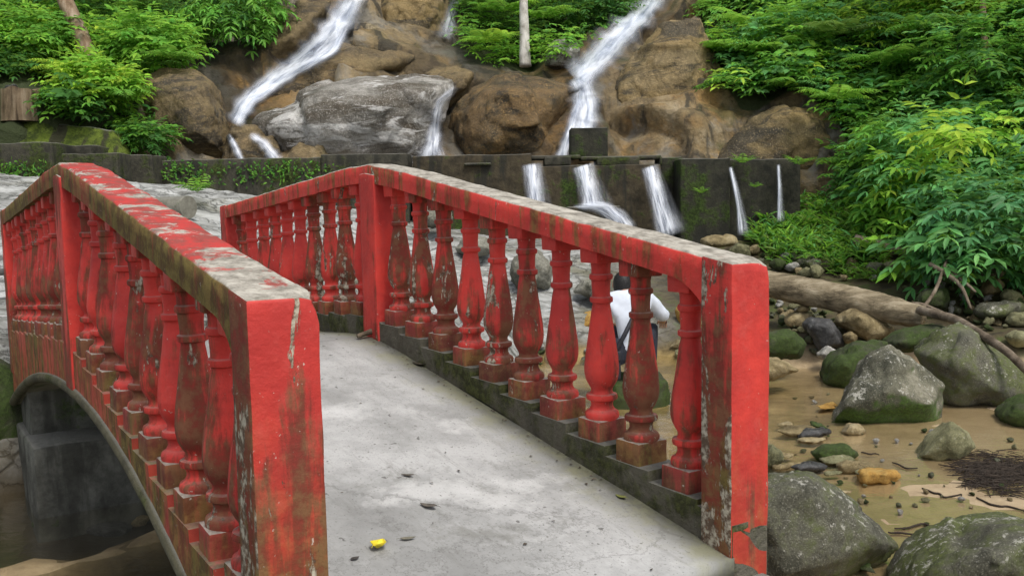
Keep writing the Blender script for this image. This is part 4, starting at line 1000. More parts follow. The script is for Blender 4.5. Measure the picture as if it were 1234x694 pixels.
def spill(path, d0, d1, label, nx=7, extra=None):
    V, Fc, UV, FD = [], [], [], []
    ribbon(V, Fc, UV, FD, path, lambda x, y, t: d0+(d1-d0)*math.sqrt(max(t, 0)), nx=nx, ny=30, fade=(0.04, .1), wb=.04)
    n0 = len(FD); ribbon(V, Fc, UV, FD, [(x+k_*1.5, y, w_*(1.05+.16*k_)) for k_, (x, y, w_) in enumerate(path)], lambda x, y, t: d0+(d1-d0)*math.sqrt(max(t, 0))+.03, nx=nx, ny=30, fade=(0.04, .1), wb=.04); FD[n0:] = [f*.4 for f in FD[n0:]]
    if extra:
        for p, a, b in extra: ribbon(V, Fc, UV, FD, p, lambda x, y, t: a+(b-a)*t, nx=7, ny=24, fade=(.15, .2))
    base = P(path[-1][0], path[-1][1], d1)
    water_obj('waterfall', V, Fc, UV, FD, spil_m, label, base)
spill([(640, 197, 28), (642, 215, 27), (646, 245, 26), (648, 285, 26)], DY+.1, DY-.35, 'leftmost wide spillway jet falling from the dam')
spill([(702, 199, 32), (706, 215, 29), (711, 235, 30), (714, 252, 36)], DY+.1, DY-.35, 'spillway jet falling on a ledge and spreading right', extra=[([(690, 250, 8), (720, 250, 16), (745, 262, 28), (760, 290, 40)], DY-.35, DY-.75), ([(700, 247, 10), (730, 248, 16), (752, 268, 22)], DY-.45, DY-.7)])
spill([(782, 200, 25), (789, 225, 25), (797, 255, 27), (806, 285, 34)], DY+.1, DY-.5, 'widest curved spillway jet beside the dark recess of the dam')
spill([(880, 201, 7), (884, 220, 7), (890, 250, 7), (893, 284, 11)], DY-.1, DY-.6, 'thin slanting jet left of the grassy mound', nx=5)
spill([(938, 198, 6), (939, 230, 6), (939, 268, 8)], DY-.1, DY-.4, 'thinnest straight jet at right end of the dam', nx=5)

# ------------------------------------------------------------------ logs, branches, twigs
log_m = bark('weathered_log', (0.035, 0.028, 0.018), (0.19, 0.155, 0.10), (0.36, 0.31, 0.22), (1.6, 5, 9))
dead_m = bark('dead_branch', (0.05, 0.038, 0.026), (0.14, 0.11, 0.08), (0.25, 0.21, 0.16), (4, 4, 4))
twig_m = plain('twig', (0.03, 0.022, 0.016), .9, .4, 20)
def rod(name, pts, rad, mat, label, cat, jit=.15, seg=12, n=6, group=None):
    pts = [Vector(p) for p in pts]; base = min(pts, key=lambda p: p.z)
    sp = smoothpath([p-base for p in pts], n); k = len(sp)
    rr = [np.interp(i/(k-1), np.linspace(0, 1, len(rad)), rad) for i in range(k)] if isinstance(rad, list) else rad
    bm = bmesh.new(); tube(bm, sp, [float(r) for r in rr] if not isinstance(rr, float) else rr, seg, jit=jit)
    o = from_bm(name, bm, mat, None, base)
    return tag(o, label, cat, group) if label else o
lo = rod('log', [P(890, 336, 11.9), P(940, 345, 11.7), P(1000, 356.5, 11.4), P(1060, 370, 11.1), P(1113, 383, 10.8)], [.165, .17, .175, .165, .125], log_m, 'thick weathered fallen log lying beside the end post', 'log', .18, 26, 24)
b = bmesh.new(); b.from_mesh(lo.data); b.normal_update()
for v in b.verts:
    q = v.co
    v.co += v.normal*(.020*fbm(Vector((q.x*1.5, q.y*6, q.z*14)), 1.6, 4)-.03*max(0, fbm(Vector((q.x*.8, q.y*5, q.z*9)), 1.0, 3)-.1))
b.to_mesh(lo.data); b.free()
rod('branch', [P(1108, 374, 10.75), P(1150, 385, 10.1), P(1180, 402, 9.3), P(1215, 425, 8.75), P(1245, 455, 8.5)], [.05, .05, .045, .04, .03], dead_m, 'long thin pole lying over the largest boulder', 'branch', .2, 10)
rod('log', [P(1030, 289, 14.4), P(1060, 296, 14.2), P(1098, 306, 13.9)], [.08, .085, .07], dead_m, 'short grey log on the grassy mound below shrubs', 'log', .25, 12)
for k, (pp, r, lb) in enumerate([([(1112, 372), (1128, 348), (1140, 316), (1146, 308)], .022, 'pale upright dead branch leaning in the rubble'),
                                 ([(1120, 318), (1140, 330), (1158, 345), (1170, 372)], .03, 'pale crooked dead branch beside the green mossy boulder'),
                                 ([(1138, 322), (1160, 338), (1176, 352)], .025, 'short dead branch across the rubble'),
                                 ([(1080, 372), (1105, 366), (1130, 374), (1165, 390)], .022, 'thin dead stick behind the log end')]):
    rod('branch', [P(x, y, 12.1-(y-310)*.012) for x, y in pp], [r, r, r*.5], dead_m, lb, 'branch', .2, 8)
def gnd(x, y, up_=.008):
    h = gbvh.ray_cast(CAM, ray(x, y).normalized())
    p = h[0] if h[0] is not None else G(x, y, WZ)
    return Vector((p.x, p.y, max(p.z, WZ)+up_))
# dark waterlogged twigs on the sand: single sticks and the matted heap
for k, (pp, lb) in enumerate([([(1112, 590), (1124, 594), (1140, 600), (1160, 598)], 'dark forked twig on the sand below the pale olive stone'),
                              ([(1080, 640), (1110, 635), (1150, 643), (1182, 650)], 'long dark twig on the sand near the bottom boulder'),
                              ([(1077, 562), (1090, 566), (1104, 567)], 'short dark twig right of the orange slab'),
                              ([(1036, 550), (1048, 552), (1058, 551)], 'short dark twig beside the flat green stone'),
                              ([(1178, 600), (1195, 610), (1215, 612), (1234, 618)], 'dark twig reaching out of the leaf mat to right edge'),
                              ([(1070, 644), (1085, 646), (1105, 647)], 'dark half-buried twig near the sloping boulder')]):
    rod('twig', [gnd(x+random.uniform(-2, 2), y+random.uniform(-1.5, 1.5)) for (x0, y0), (x1, y1) in zip(pp, pp[1:]+pp[-1:]) for x, y in ((x0, y0), ((x0+x1)/2, (y0+y1)/2))], [.005, .0075, .006, .003], twig_m, lb, 'twig', .3, 6)
bm = bmesh.new()
for k in range(900):
    x, y = random.gauss(1205, 34), random.gauss(572, 12)
    if not inpoly(x, y, [(1138, 556), (1170, 545), (1234, 540), (1330, 545), (1330, 600), (1234, 602), (1200, 600), (1160, 585)]): continue
    p = gnd(x, y, random.uniform(.002, .014)); a = random.gauss(.2, .8); L = random.uniform(.03, .12)
    d = Vector((math.cos(a), math.sin(a), random.uniform(-.03, .03)))*L
    tube(bm, [p-d, p+Vector((0, .01, .004)), p+d], [.002, random.uniform(.002, .0045), .0015], 4)
tag(from_bm('twig_litter', bm, twig_m), 'mat of dark sodden twigs and leaf stalks on the sand', 'twig litter', kind='stuff')

# ------------------------------------------------------------------ foliage
LEAF = np.array([(0, 0, 0), (.28, .34, .05), (.62, .34, .04), (1, 0, -.14), (.62, -.34, .04), (.28, -.34, .05), (.3, 0, -.02), (.65, 0, -.05)])
LFACE = [(0, 6, 1), (6, 7, 2, 1), (7, 3, 2), (0, 5, 6), (6, 5, 4, 7), (7, 4, 3)]
class Leaves:
    def __init__(s): s.A = []
    def add(s, p, d, n, L, W, c): s.A.append((*p, *d, *n, L, W, *c))
    def build(s, name, mat, parent=None, loc=Vector((0, 0, 0))):
        a = np.array(s.A, float); k = len(a)
        p = a[:, 0:3]-np.array(loc); d = a[:, 3:6]; n = a[:, 6:9]
        d /= np.linalg.norm(d, axis=1, keepdims=True)+1e-9
        sd_ = np.cross(n, d); sd_ /= np.linalg.norm(sd_, axis=1, keepdims=True)+1e-9
        n = np.cross(d, sd_)
        L = a[:, 9:10]; Wd = a[:, 10:11]
        v = p[:, None]+LEAF[None, :, 0:1]*(d*L)[:, None]+LEAF[None, :, 1:2]*(sd_*Wd)[:, None]+LEAF[None, :, 2:3]*(n*L)[:, None]
        v = v.reshape(-1, 3)
        lt = np.array([len(f) for f in LFACE]); flat = np.concatenate([np.array(f) for f in LFACE])
        loops = (flat[None]+np.arange(k)[:, None]*8).ravel(); tot = np.tile(lt, k); st_ = np.r_[0, np.cumsum(tot)[:-1]]
        me = bpy.data.meshes.new(name); me.vertices.add(len(v)); me.vertices.foreach_set('co', v.ravel())
        me.loops.add(len(loops)); me.loops.foreach_set('vertex_index', loops)
        me.polygons.add(len(tot)); me.polygons.foreach_set('loop_start', st_); me.polygons.foreach_set('loop_total', tot)
        me.update(calc_edges=True); me.validate()
        ca = me.color_attributes.new('col', 'FLOAT_COLOR', 'POINT')
        ca.data.foreach_set('color', np.repeat(np.c_[a[:, 11:14], np.ones(k)], 8, axis=0).ravel().astype(np.float32))
        return link(name, me, mat, parent, None if parent else loc)
leaf_m = leafmat('leaf', .48, .6); leaf_dark = leafmat('leaf_glossy', .34, .48)
stem_m = plain('stem', (0.06, 0.07, 0.025), .8, .3)
GREENS = {'bright': (0.25, 0.52, 0.055), 'mid': (0.15, 0.38, 0.05), 'dark': (0.055, 0.17, 0.035), 'yellow': (0.40, 0.62, 0.06), 'blue': (0.08, 0.24, 0.09), 'cool': (0.15, 0.40, 0.12)}
def jc(c, v=.3):
    f = 1+random.uniform(-v, v); h = random.uniform(-.12, .12)
    return (max(.004, c[0]*f*(1+h*1.5)), c[1]*f, c[2]*f)
def rv(s=1.0): return Vector((random.gauss(0, s), random.gauss(0, s), random.gauss(0, s)))
def spray(L, p, d, length, n, leaf, wd, col, droop=.5, pair=True, asp=.4):
    """a leafy twig: pairs of leaves along a drooping stalk"""
    d = d.normalized(); q = Vector(p); st_ = length/n
    side = d.cross(Vector((0, 0, 1)))
    side = side.normalized() if side.length > .01 else Vector((1, 0, 0))
    for i in range(n):
        d = (d+Vector((0, 0, -droop/n))).normalized(); q = q+d*st_
        t = (i+1)/n; sz = leaf*(1.15-.5*abs(t-.45))*random.uniform(.8, 1.15)
        nn = (Vector((0, -.45, .85))+rv(.42)).normalized()
        for s in ((1, -1) if pair else (random.choice((1, -1)),)):
            dd = (d*.55+side*s+Vector((0, 0, -.15))+rv(.14)).normalized()
            L.add(q, dd, nn, sz, sz*wd, jc(col))
    L.add(q, d, (Vector((0, -.2, 1))+rv(.2)), leaf*1.05, leaf*1.05*wd, jc(col))
def frond(L, p, d, length, col, n=16, wd=.24, droop=1.1):
    """fern or palm-like frond with narrow leaflets"""
    d = d.normalized(); q = Vector(p); st_ = length/n
    for i in range(n):
        d = (d+Vector((0, 0, -droop/n*(.4+i/n)))).normalized(); q = q+d*st_
        side = d.cross(Vector((0, 0, 1)))
        side = side.normalized() if side.length > .01 else Vector((1, 0, 0))
        t = (i+1)/n; sz = length*.30*math.sin(PI*min(1, .18+t*.80))
        nn = side.cross(d); L.add(q-d*st_, d, nn, st_*1.5, st_*.12, (col[0]*.6, col[1]*.5, col[2]*.6))
        for s in (1, -1): L.add(q, (side*s+d*.35+Vector((0, 0, -.2))+rv(.05)), nn+rv(.1), sz, sz*wd, jc(col, .2))
def sample(pl, n):
    o = []; xs = [p[0] for p in pl]; ys = [p[1] for p in pl]
    while len(o) < n:
        x, y = random.uniform(min(xs), max(xs)), random.uniform(min(ys), max(ys))
        if inpoly(x, y, pl): o.append((x, y))
    return o
def undergrowth(name, pl, n, leaf, palette, label, mat, lift=(.05, .6), seed=0.0, asp=.42, dens=4, nocheck=False):
    L = Leaves()
    for x, y in sample(pl, n):
        if -35 < x < 66 and 96 < y < 160: continue
        p, nrm = hit(x, y)
        cn = fbm(p+Vector((seed, 0, 0)), .55, 2); ch = fbm(p+Vector((0, seed, 9)), 1.1, 2)
        k = cn*1.7+random.gauss(0, .22)
        col = palette[min(len(palette)-1, max(0, int((k+.55)/1.1*len(palette))))]
        h = lift[0]+(lift[1]-lift[0])*max(0, min(1, .5+ch*1.3))*random.uniform(.25, 1.0)
        o = (Vector((0, -.55, .85))+nrm*.3).normalized()
        pos = p+o*h
        a = random.uniform(0, 2*PI); d = Vector((math.cos(a)*.9, math.sin(a)*.6-.45, .35))
        if fbm(p+Vector((seed*2, 3, 1)), 1.5, 2) < -.27: continue          # holes in the growth
        sp_ = fbm(p+Vector((4, seed, 2)), .7, 2)+random.gauss(0, .12)      # species patches
        s = leaf*random.uniform(.6, 1.35)
        if random.random() < .05: pos = pos+o*random.uniform(.1, .4); s *= 1.3
        if sp_ > .38: frond(L, pos, d, s*random.uniform(3, 4.5), col, 9, .26, 1.0)
        elif sp_ < -.25: spray(L, pos, d, s*1.6, 2, s*1.25, .62, col, droop=.6)
        else: spray(L, pos, d, s*random.uniform(2, 3.2), random.choice((2, 3, 3, 4)), s, asp*random.uniform(.85, 1.15), col, droop=random.uniform(.4, 1.1))
    o = L.build(name, mat); return tag(o, label, 'undergrowth', kind='stuff')
g = GREENS
bankL = [(-80, -60), (335, -60), (336, 2), (300, 22), (262, 36), (240, 50), (226, 80), (205, 84), (168, 95), (163, 140), (150, 172), (128, 158), (60, 140), (-80, 132)]
undergrowth('undergrowth', [(-80, 30), (240, 30), (226, 80), (205, 84), (168, 95), (163, 140), (150, 172), (128, 158), (60, 138), (-80, 130)], 6500, .12, [g['dark'], g['mid'], g['bright'], g['bright'], g['yellow']], 'bright low undergrowth covering the left bank behind the retaining wall', leaf_m, (.02, .55))
undergrowth('undergrowth', [(-80, -60), (335, -60), (336, 2), (300, 22), (262, 36), (240, 50), (150, 40), (60, 45), (-80, 60)], 5500, .125, [g['dark'], g['mid'], g['mid'], g['cool'], g['bright']], 'dark undergrowth along the top of the left bank', leaf_m, (.05, .9), 3.3)
undergrowth('undergrowth', MID, 2300, .12, [g['dark'], g['mid'], g['mid'], g['bright']], 'undergrowth on the ledge around the white trunk', leaf_m, (.02, .5), 6.1)
undergrowth('undergrowth', [(815, -60), (842, 0), (858, 60), (872, 112), (905, 130), (945, 112), (985, 122), (1030, 165), (1060, 190), (1240, 100), (1320, 80), (1320, -60)], 9500, .135, [g['mid'], g['cool'], g['mid'], g['cool'], g['bright'], g['yellow']], 'dense undergrowth on the upper right bank', leaf_m, (.05, .75), 9.2)
undergrowth('undergrowth', [(1030, 165), (1060, 190), (1240, 100), (1320, 80), (1320, 420), (1240, 352), (1130, 314), (1065, 288), (1025, 264), (1012, 215)], 6000, .14, [g['dark'], g['cool'], g['mid'], g['bright'], g['cool']], 'leafy undergrowth on the lower right bank', leaf_m, (.02, .6), 12.4)
undergrowth('undergrowth', [(-700, -400), (1920, -400), (1920, -60), (-700, -60)], 3000, .4, [g['dark'], g['mid'], g['mid'], g['bright']], 'forest growth high on the hillside above the falls', leaf_m, (.1, 1.2), 15.0)
undergrowth('undergrowth', [(1320, -60), (1920, -60), (1920, 450), (1320, 420)], 1300, .22, [g['dark'], g['mid'], g['bright']], 'undergrowth further along the right bank', leaf_m, (.05, .6), 17.0)
undergrowth('undergrowth', [(-700, -60), (-80, -60), (-80, 140), (-700, 240)], 1300, .2, [g['dark'], g['mid'], g['bright']], 'undergrowth further along the left bank', leaf_m, (.05, .6), 19.0)
# ------------------------------------------------------------------ single plants
def plant(name, base, parts, label, cat='shrub', group=None):
    o = empty(name, base); tag(o, label, cat, group); return o
def shrub(name, x, y, D, w, h, nspr, leaf, cols, label, asp=.42, mat=None, cat='shrub', down=.6, n=(3, 5), base=None):
    """ellipsoid-shaped shrub of leafy twigs grown from a few stems; x, y the photo centre, w and h in pixels"""
    c = P(x, y, D); rw, rh = w*D/F/2, h*D/F/2
    b = base or Vector((c.x, c.y+rw*.5, c.z-rh))
    root = empty(name, b); tag(root, label, cat)
    L = Leaves(); bm = bmesh.new()
    for k in range(6):
        a = 2*PI*k/6; e = Vector((math.cos(a)*rw*.55, math.sin(a)*rw*.4, (c.z-b.z)+rh*random.uniform(-.2, .5)))
        tube(bm, smoothpath([Vector((0, 0, -.05)), e*.5+Vector((0, 0, .1*rh)), e], 4), [.018]*5+[.012, .01, .008, .006], 6)
    for k in range(nspr):
        while True:
            v = Vector((random.uniform(-1, 1), random.uniform(-1, 1), random.uniform(-1, 1)))
            if .25 < v.length < 1: break
        lump = .75+.45*fbm(v+c, 1.6, 2)
        p = c+Vector((v.x*rw, v.y*rw*.8, v.z*rh))*lump
        d = Vector((v.x, v.y-.25, .25+v.z*.3))+rv(.25)
        cc = cols[min(len(cols)-1, max(0, int((fbm(p, 1.5, 2)*.9+.5+random.gauss(0, .12))*len(cols))))]
        s = leaf*random.uniform(.7, 1.25)
        spray(L, p, d, s*random.uniform(2, 3), random.randint(*n), s, asp, cc, droop=down)
    L.build('foliage', mat or leaf_m, root, b); from_bm('stem', bm, stem_m, root)
    return root
def fern(x, y, D, length, cols, label, n=9, nl=16, flat=.5, out=None):
    p = P(x, y, D); root = empty('fern', p); tag(root, label, 'fern')
    for k in range(n):
        a = 2*PI*k/n+random.uniform(-.25, .25); d = Vector((math.cos(a), math.sin(a)*.8-.25, flat+random.uniform(-.15, .2)))
        L = Leaves(); frond(L, p, d, length*random.uniform(.75, 1.1), random.choice(cols), nl, droop=random.uniform(.8, 1.4))
        L.build('frond', leaf_m, root, p)
    return root
shrub('shrub', 285, 12, 20.5, 130, 85, 420, .17, [g['dark'], g['mid'], g['mid']], 'dark drooping shrub hanging over the left cascade', .36, leaf_dark, down=1.3)
shrub('shrub', 178, 165, 16.6, 56, 34, 150, .11, [g['dark'], g['mid']], 'small dark shrub at the foot of the brown rock face', .4)
shrub('shrub', 118, 100, 16.7, 90, 56, 300, .14, [g['bright'], g['yellow'], g['bright']], 'yellow-green shrub on left bank below leaning trunk', .45)
shrub('shrub', 40, 45, 18.2, 120, 60, 320, .14, [g['mid'], g['bright']], 'mid green shrub left of the leaning trunk', .42)
shrub('shrub', 180, 55, 18.6, 110, 70, 320, .16, [g['mid'], g['bright'], g['mid']], 'rounded green shrub right of the leaning trunk', .45)
shrub('shrub', 720, 10, 23.0, 90, 70, 320, .16, [g['dark'], g['dark'], g['mid']], 'dark shrub between white trunk and the right cascade', .4, leaf_dark)
fern(590, 52, 20.8, .9, [g['bright'], g['yellow']], 'bright fern left of the white trunk')
fern(655, 22, 21.8, 1.0, [g['bright'], g['mid']], 'feathery fern right of white trunk')
fern(612, 14, 22.2, .9, [g['mid'], g['bright']], 'fern behind the white trunk near the top')
fern(872, 62, 19.2, 1.0, [g['bright'], g['mid']], 'fern hanging over the brown rock at left end of right bank', 12)
fern(885, 95, 18.4, .9, [g['mid'], g['dark']], 'drooping dark fern over the rock on right bank', 11, flat=.0)
fern(1012, 42, 17.6, 1.0, [(0.10, .20, .05), (.13, .23, .07)], 'pale grey-green fern high on the right bank', 9)
for x_, y_, D_, s_, c_, lb_ in [(905, 30, 19.5, 1.1, 'bright', 'big bright fern at upper left of right bank'), (955, 105, 17.4, .8, 'cool', 'pale fern low on the right bank above bare rock'), (1060, 75, 16.9, .9, 'mid', 'green fern in the middle of the right bank'), (1110, 35, 16.8, .9, 'cool', 'cool green fern below top edge of right bank'), (1010, 120, 16.4, .8, 'bright', 'bright fern at edge of the bare rock on right bank'), (78, 84, 17.0, .7, 'yellow', 'yellow-green fern behind the tree stump'), (140, 115, 16.6, .8, 'bright', 'bright fern above the retaining wall'), (205, 70, 17.8, .8, 'bright', 'bright fern above the brown rock face')]:
    fern(x_, y_, D_, s_, [g[c_], g['mid']], lb_, 9)
fern(930, 62, 18.3, .9, [g['mid'], g['bright']], 'green fern beside the pale fern', 10)
shrub('shrub', 1160, 158, 13.2, 90, 46, 40, .19, [g['yellow'], g['yellow'], g['bright']], 'shrub with pale lime leaves at right edge', .42, leaf_m, down=.8)
shrub('shrub', 1195, 266, 12.4, 165, 150, 250, .18, [g['dark'], g['blue'], g['cool'], g['blue']], 'big dark broad-leaved shrub overhanging right bank', .38, leaf_dark, down=.9)
shrub('shrub', 1094, 240, 14.8, 90, 95, 200, .2, [g['mid'], g['bright'], g['mid']], 'mid green shrub beside the end of dam', .4, leaf_m, down=1.0)
shrub('shrub', 1098, 205, 14.4, 80, 56, 60, .18, [g['bright'], g['cool'], g['yellow']], 'loose light leaved sprig in front of the right bank', .4, leaf_m, down=.9)
shrub('shrub', 1140, 300, 12.6, 90, 60, 70, .2, [g['cool'], g['bright']], 'low bright broad-leaved plant above the rubble', .44, leaf_m, down=.7)
shrub('shrub', 1105, 170, 15.0, 120, 80, 140, .17, [g['bright'], g['cool'], g['mid']], 'light green shrub above the end of dam', .38, down=1.0)
shrub('shrub', 960, 40, 18.6, 130, 90, 200, .15, [g['mid'], g['bright'], g['cool']], 'broad green shrub at top of the right bank', .4)
shrub('shrub', 1180, 60, 15.6, 150, 110, 190, .16, [g['dark'], g['mid'], g['cool']], 'dark shrub in upper right corner', .4)
for x, y, D, s, lb in [(895, 197, 15.75, .22, 'small fern growing on the dam above the slanting jet'), (963, 199, 15.7, .26, 'tuft of ferns at right end of dam top'), (846, 233, 15.55, .14, 'tiny plant on the face of the dark buttress'), (910, 226, 15.75, .12, 'tiny plant on the dam right of slanting jet'), (238, 232, 13.6, .3, 'small green plant behind the left handrail')]:
    fern(x, y, D-.12, s*1.3, [g['bright'], g['mid']], lb, 9, 8, flat=.9)
# grassy mound below the dam
def gspray(pl, n, leaf, cols, bv, lift):
    L = Leaves()
    for x, y in sample(pl, n):
        h = gbvh.ray_cast(CAM, ray(x, y).normalized())
        if h[0] is None: continue
        p = h[0]+Vector((0, 0, random.uniform(*lift)))
        for k in range(random.randint(3, 6)):
            a = random.uniform(0, 2*PI); d = Vector((math.cos(a)*.8, math.sin(a)*.8, random.uniform(.1, .9)))
            L.add(p, d, Vector((0, 0, 1))+rv(.3), leaf*random.uniform(.6, 1.3), leaf*.16*random.uniform(.8, 1.4), jc(random.choice(cols)))
    return L
L = gspray([(900, 272), (940, 262), (1000, 262), (1040, 275), (1062, 300), (1060, 330), (1010, 332), (950, 328), (905, 302)], 1150, .21, [g['mid'], g['cool'], g['bright'], g['mid'], (0.16, .25, .07)], gbvh, (0, .38))
tag(L.build('grass_mound', leaf_m), 'mound of long-leaved grass and herbs below right end of dam', 'grass', kind='stuff')
L = gspray([(1000, 315), (1100, 325), (1120, 345), (1060, 345), (1000, 335)], 220, .14, [g['mid'], (0.13, .2, .05)], gbvh, (0, .12))
tag(L.build('grass_tufts', leaf_m), 'sparse grass tufts among the stones behind the fallen log', 'grass', kind='stuff')
L = gspray([(-20, 430), (16, 440), (24, 560), (30, 610), (-20, 630)], 60, .10, [g['mid'], g['dark']], gbvh, (0, .1))
# ivy and moss growth on the left dam wall
L = Leaves()
for k in range(900):
    x = random.choice((random.gauss(205, 30), random.gauss(340, 40), random.gauss(20, 30))); y = random.gauss(206, 9)
    D = DY-.01 if x > 140 else 14.37
    if y < 193 or y > 232 or x > 410 or (x < 140 and (x > 58 or y < 178)): continue
    p = P(x, y, D); a = random.uniform(0, 6.28)
    L.add(p, Vector((math.cos(a), -.35, math.sin(a)-.4)), Vector((0, -1, .5))+rv(.3), random.uniform(.04, .08), random.uniform(.03, .05), jc(random.choice((g['dark'], g['mid'], (0.06, .09, .02)))))
tag(L.build('creeper', leaf_m), 'dark creeper leaves clinging to the left stretch of the dam', 'creeper', kind='stuff')

# ------------------------------------------------------------------ trees and stump
brown_bark = bark('brown_bark', (0.08, 0.05, 0.03), (0.20, 0.14, 0.09), (0.36, 0.29, 0.22), (6, 6, 1.5))
white_bark = bark('white_bark', (0.22, 0.20, 0.17), (0.48, 0.46, 0.42), (0.66, 0.64, 0.60), (5, 5, 2))
def tree(pts, rad, mat, label, crown, leafc, leaf=.3, ncr=500):
    base = pts[0]; root = empty('tree', base); tag(root, label, 'tree')
    bm = bmesh.new(); sp = smoothpath([p-base for p in pts], 6); k = len(sp)
    tube(bm, sp, [float(np.interp(i/(k-1), np.linspace(0, 1, len(rad)), rad)) for i in range(k)], 14, jit=.18)
    topp = sp[-1]
    limbs = []
    for j in range(6):
        a = 2*PI*j/6; e = topp+Vector((math.cos(a)*crown*.6, math.sin(a)*crown*.6, crown*random.uniform(.1, .6)))
        st_ = sp[int(k*.8)]
        tube(bm, smoothpath([st_, (st_+e)/2+Vector((0, 0, .2)), e], 4), [rad[-1]*.6]*3+[rad[-1]*.3]*6, 7); limbs.append(e)
    from_bm('trunk', bm, mat, root)
    L = Leaves()
    for q in range(ncr):
        c = random.choice(limbs)+rv(crown*.28)
        spray(L, base+c, rv(1)+Vector((0, 0, .2)), leaf*2.5, 4, leaf, .42, random.choice(leafc), .7)
    L.build('crown', leaf_m, root, base)
tree([P(112, 82, 18.0), P(96, 40, 18.1), P(78, 0, 18.3), P(58, -50, 18.8), P(30, -190, 20)], [.17, .15, .14, .13, .10], brown_bark, 'leaning brown tree trunk rising from the left bank', 2.2, [g['mid'], g['dark']])
tree([P(633, 80, 20.6), P(632, 45, 20.7), P(631, 0, 20.8), P(629, -60, 21.2), P(625, -200, 22.5)], [.13, .105, .09, .085, .07], white_bark, 'slim straight tree with pale white trunk between two cascades', 2.0, [g['mid'], g['bright']])
tree([P(1190, 90, 16.0), P(1186, 40, 16.1), P(1184, -10, 16.3), P(1180, -120, 17)], [.06, .05, .05, .04], brown_bark, 'thin dark sapling among shrubs in upper right corner', 1.6, [g['mid'], g['dark']], .25, 300)
bm = bmesh.new(); sb = P(27, 141, 16.15); r = 21*16.3/F
prof = []
for k in range(9):
    z = -.08+k*.066; ring = []
    for j in range(28):
        a = 2*PI*j/28; rr = r*(1+.06*math.sin(a*5+1)+.05*math.sin(a*9)+.05*fbm((math.cos(a)*2, math.sin(a)*2, z*.6), 1.5, 3))*(1.05-.08*k/8)
        zz = z if k < 8 else z+.02*math.sin(a*3)+.015*math.sin(a*7)
        ring.append(bm.verts.new((rr*math.cos(a), rr*math.sin(a), zz)))
    prof.append(ring)
for a, b in zip(prof, prof[1:]):
    for k in range(28): bm.faces.new((a[k], a[(k+1) % 28], b[(k+1) % 28], b[k]))
cv = bm.verts.new((0, 0, prof[-1][0].co.z-.03))
for k in range(28): bm.faces.new((prof[-1][k], prof[-1][(k+1) % 28], cv))
bm.faces.new(prof[0][::-1])
o = from_bm('tree_stump', bm, bark('stump_wood', (0.05, 0.035, 0.024), (0.17, 0.125, 0.08), (0.32, 0.26, 0.19), (9, 9, .8)), None, sb); sharp(o, 50)
tag(o, 'weathered cut tree stump standing on the retaining wall', 'tree stump')
zt = sb.z+.5
stone(hull_rock('stone', [sb+Vector((-.17+random.gauss(0, .07), random.gauss(0, .07), .45+abs(random.gauss(0, .05)))) for _ in range(18)]+[sb+Vector((-.08, 0, .44)), sb+Vector((-.26, 0, .44))], r_dark, res=14, amp=.06, sm=1), 'small dark stone resting on top of the tree stump')

# pipe behind the left handrail
pb = P(215, 250, 12.6)
bm = bmesh.new(); tube(bm, [Vector((-.65, .25, 0)), Vector((.0, 0, 0)), Vector((.16, -.08, 0))], [.14, .14, .15], 24)
o = from_bm('drain_pipe', bm, concrete('pipe_concrete', (.12, .115, .09), (.24, .23, .19), .3, .3), None, pb); sharp(o, 40); tag(o, 'short grey concrete drain pipe lying behind the left handrail', 'pipe')
bm = bmesh.new(); tube(bm, [P(-40, 330, 7.8)-P(0, 328, 7.8), P(12, 327, 7.7)-P(0, 328, 7.8)], .03, 14)
o = from_bm('metal_pipe', bm, plain('pipe_metal', (.10, .095, .09), .6), None, P(0, 328, 7.8)); sharp(o, 40); tag(o, 'thin dark pipe sticking out at far left edge', 'pipe')

# ------------------------------------------------------------------ little things on the deck
def deck_pt(x, y, up_=.004):
    r = ray(x, y); lo, hi = .5, 12
    for _ in range(60):
        mid = (lo+hi)/2; q = CAM+r*mid
        du = -(q.x-ORG.x)*math.sin(TH)+(q.y-ORG.y)*math.cos(TH)
        if q.z > deckz(max(0, min(LT, du))): lo = mid
        else: hi = mid
    return CAM+r*lo+Vector((0, 0, up_))
def flat_leaf(name, x, y, L, W, rot, col, label, curl=.25):
    b = deck_pt(x, y); bm = bmesh.new(); g_ = []
    for i in range(9):
        t = i/8; hw = W/2*math.sin(PI*min(1, t*.92+.06))**.8*(1.25-.5*t); row = []
        for j in range(5):
            f = j/4*2-1; row.append(bm.verts.new(((t-.5)*L, f*hw, curl*L*((t-.5)**2*1.2+.45*abs(f)**1.5*hw/L*2))))
        g_.append(row)
    for a, c in zip(g_, g_[1:]):
        for j in range(4): bm.faces.new((a[j], a[j+1], c[j+1], c[j]))
    tube(bm, [Vector((-.5*L, 0, curl*L*.3)), Vector((-.62*L, .01*L, curl*L*.4)), Vector((-.78*L, .03*L, curl*L*.3))], L*.014, 5)
    o = from_bm(name, bm, plain(name+'_skin', col, .55, .3, 40, .2), None, b); o.rotation_euler = (0, 0, rot)
    md = o.modifiers.new('t', 'SOLIDIFY'); md.thickness = .0012
    return tag(o, label, 'leaf')
flat_leaf('fallen_leaf', 457, 661, .062, .05, 1.25, (.62, .50, .03), 'fallen yellow leaf curled up on the bridge deck', .9)
flat_leaf('fallen_leaf', 516, 611, .07, .03, 2.6, (.10, .09, .075), 'dry grey-brown leaf lying on the middle of the deck', .3)
flat_leaf('fallen_leaf', 491, 574, .05, .018, 2.9, (.07, .06, .045), 'narrow dark dead leaf higher up on the deck', .3)
flat_leaf('fallen_leaf', 492, 650, .05, .02, .3, (.16, .15, .11), 'faded brown leaf right of the yellow leaf', .2)
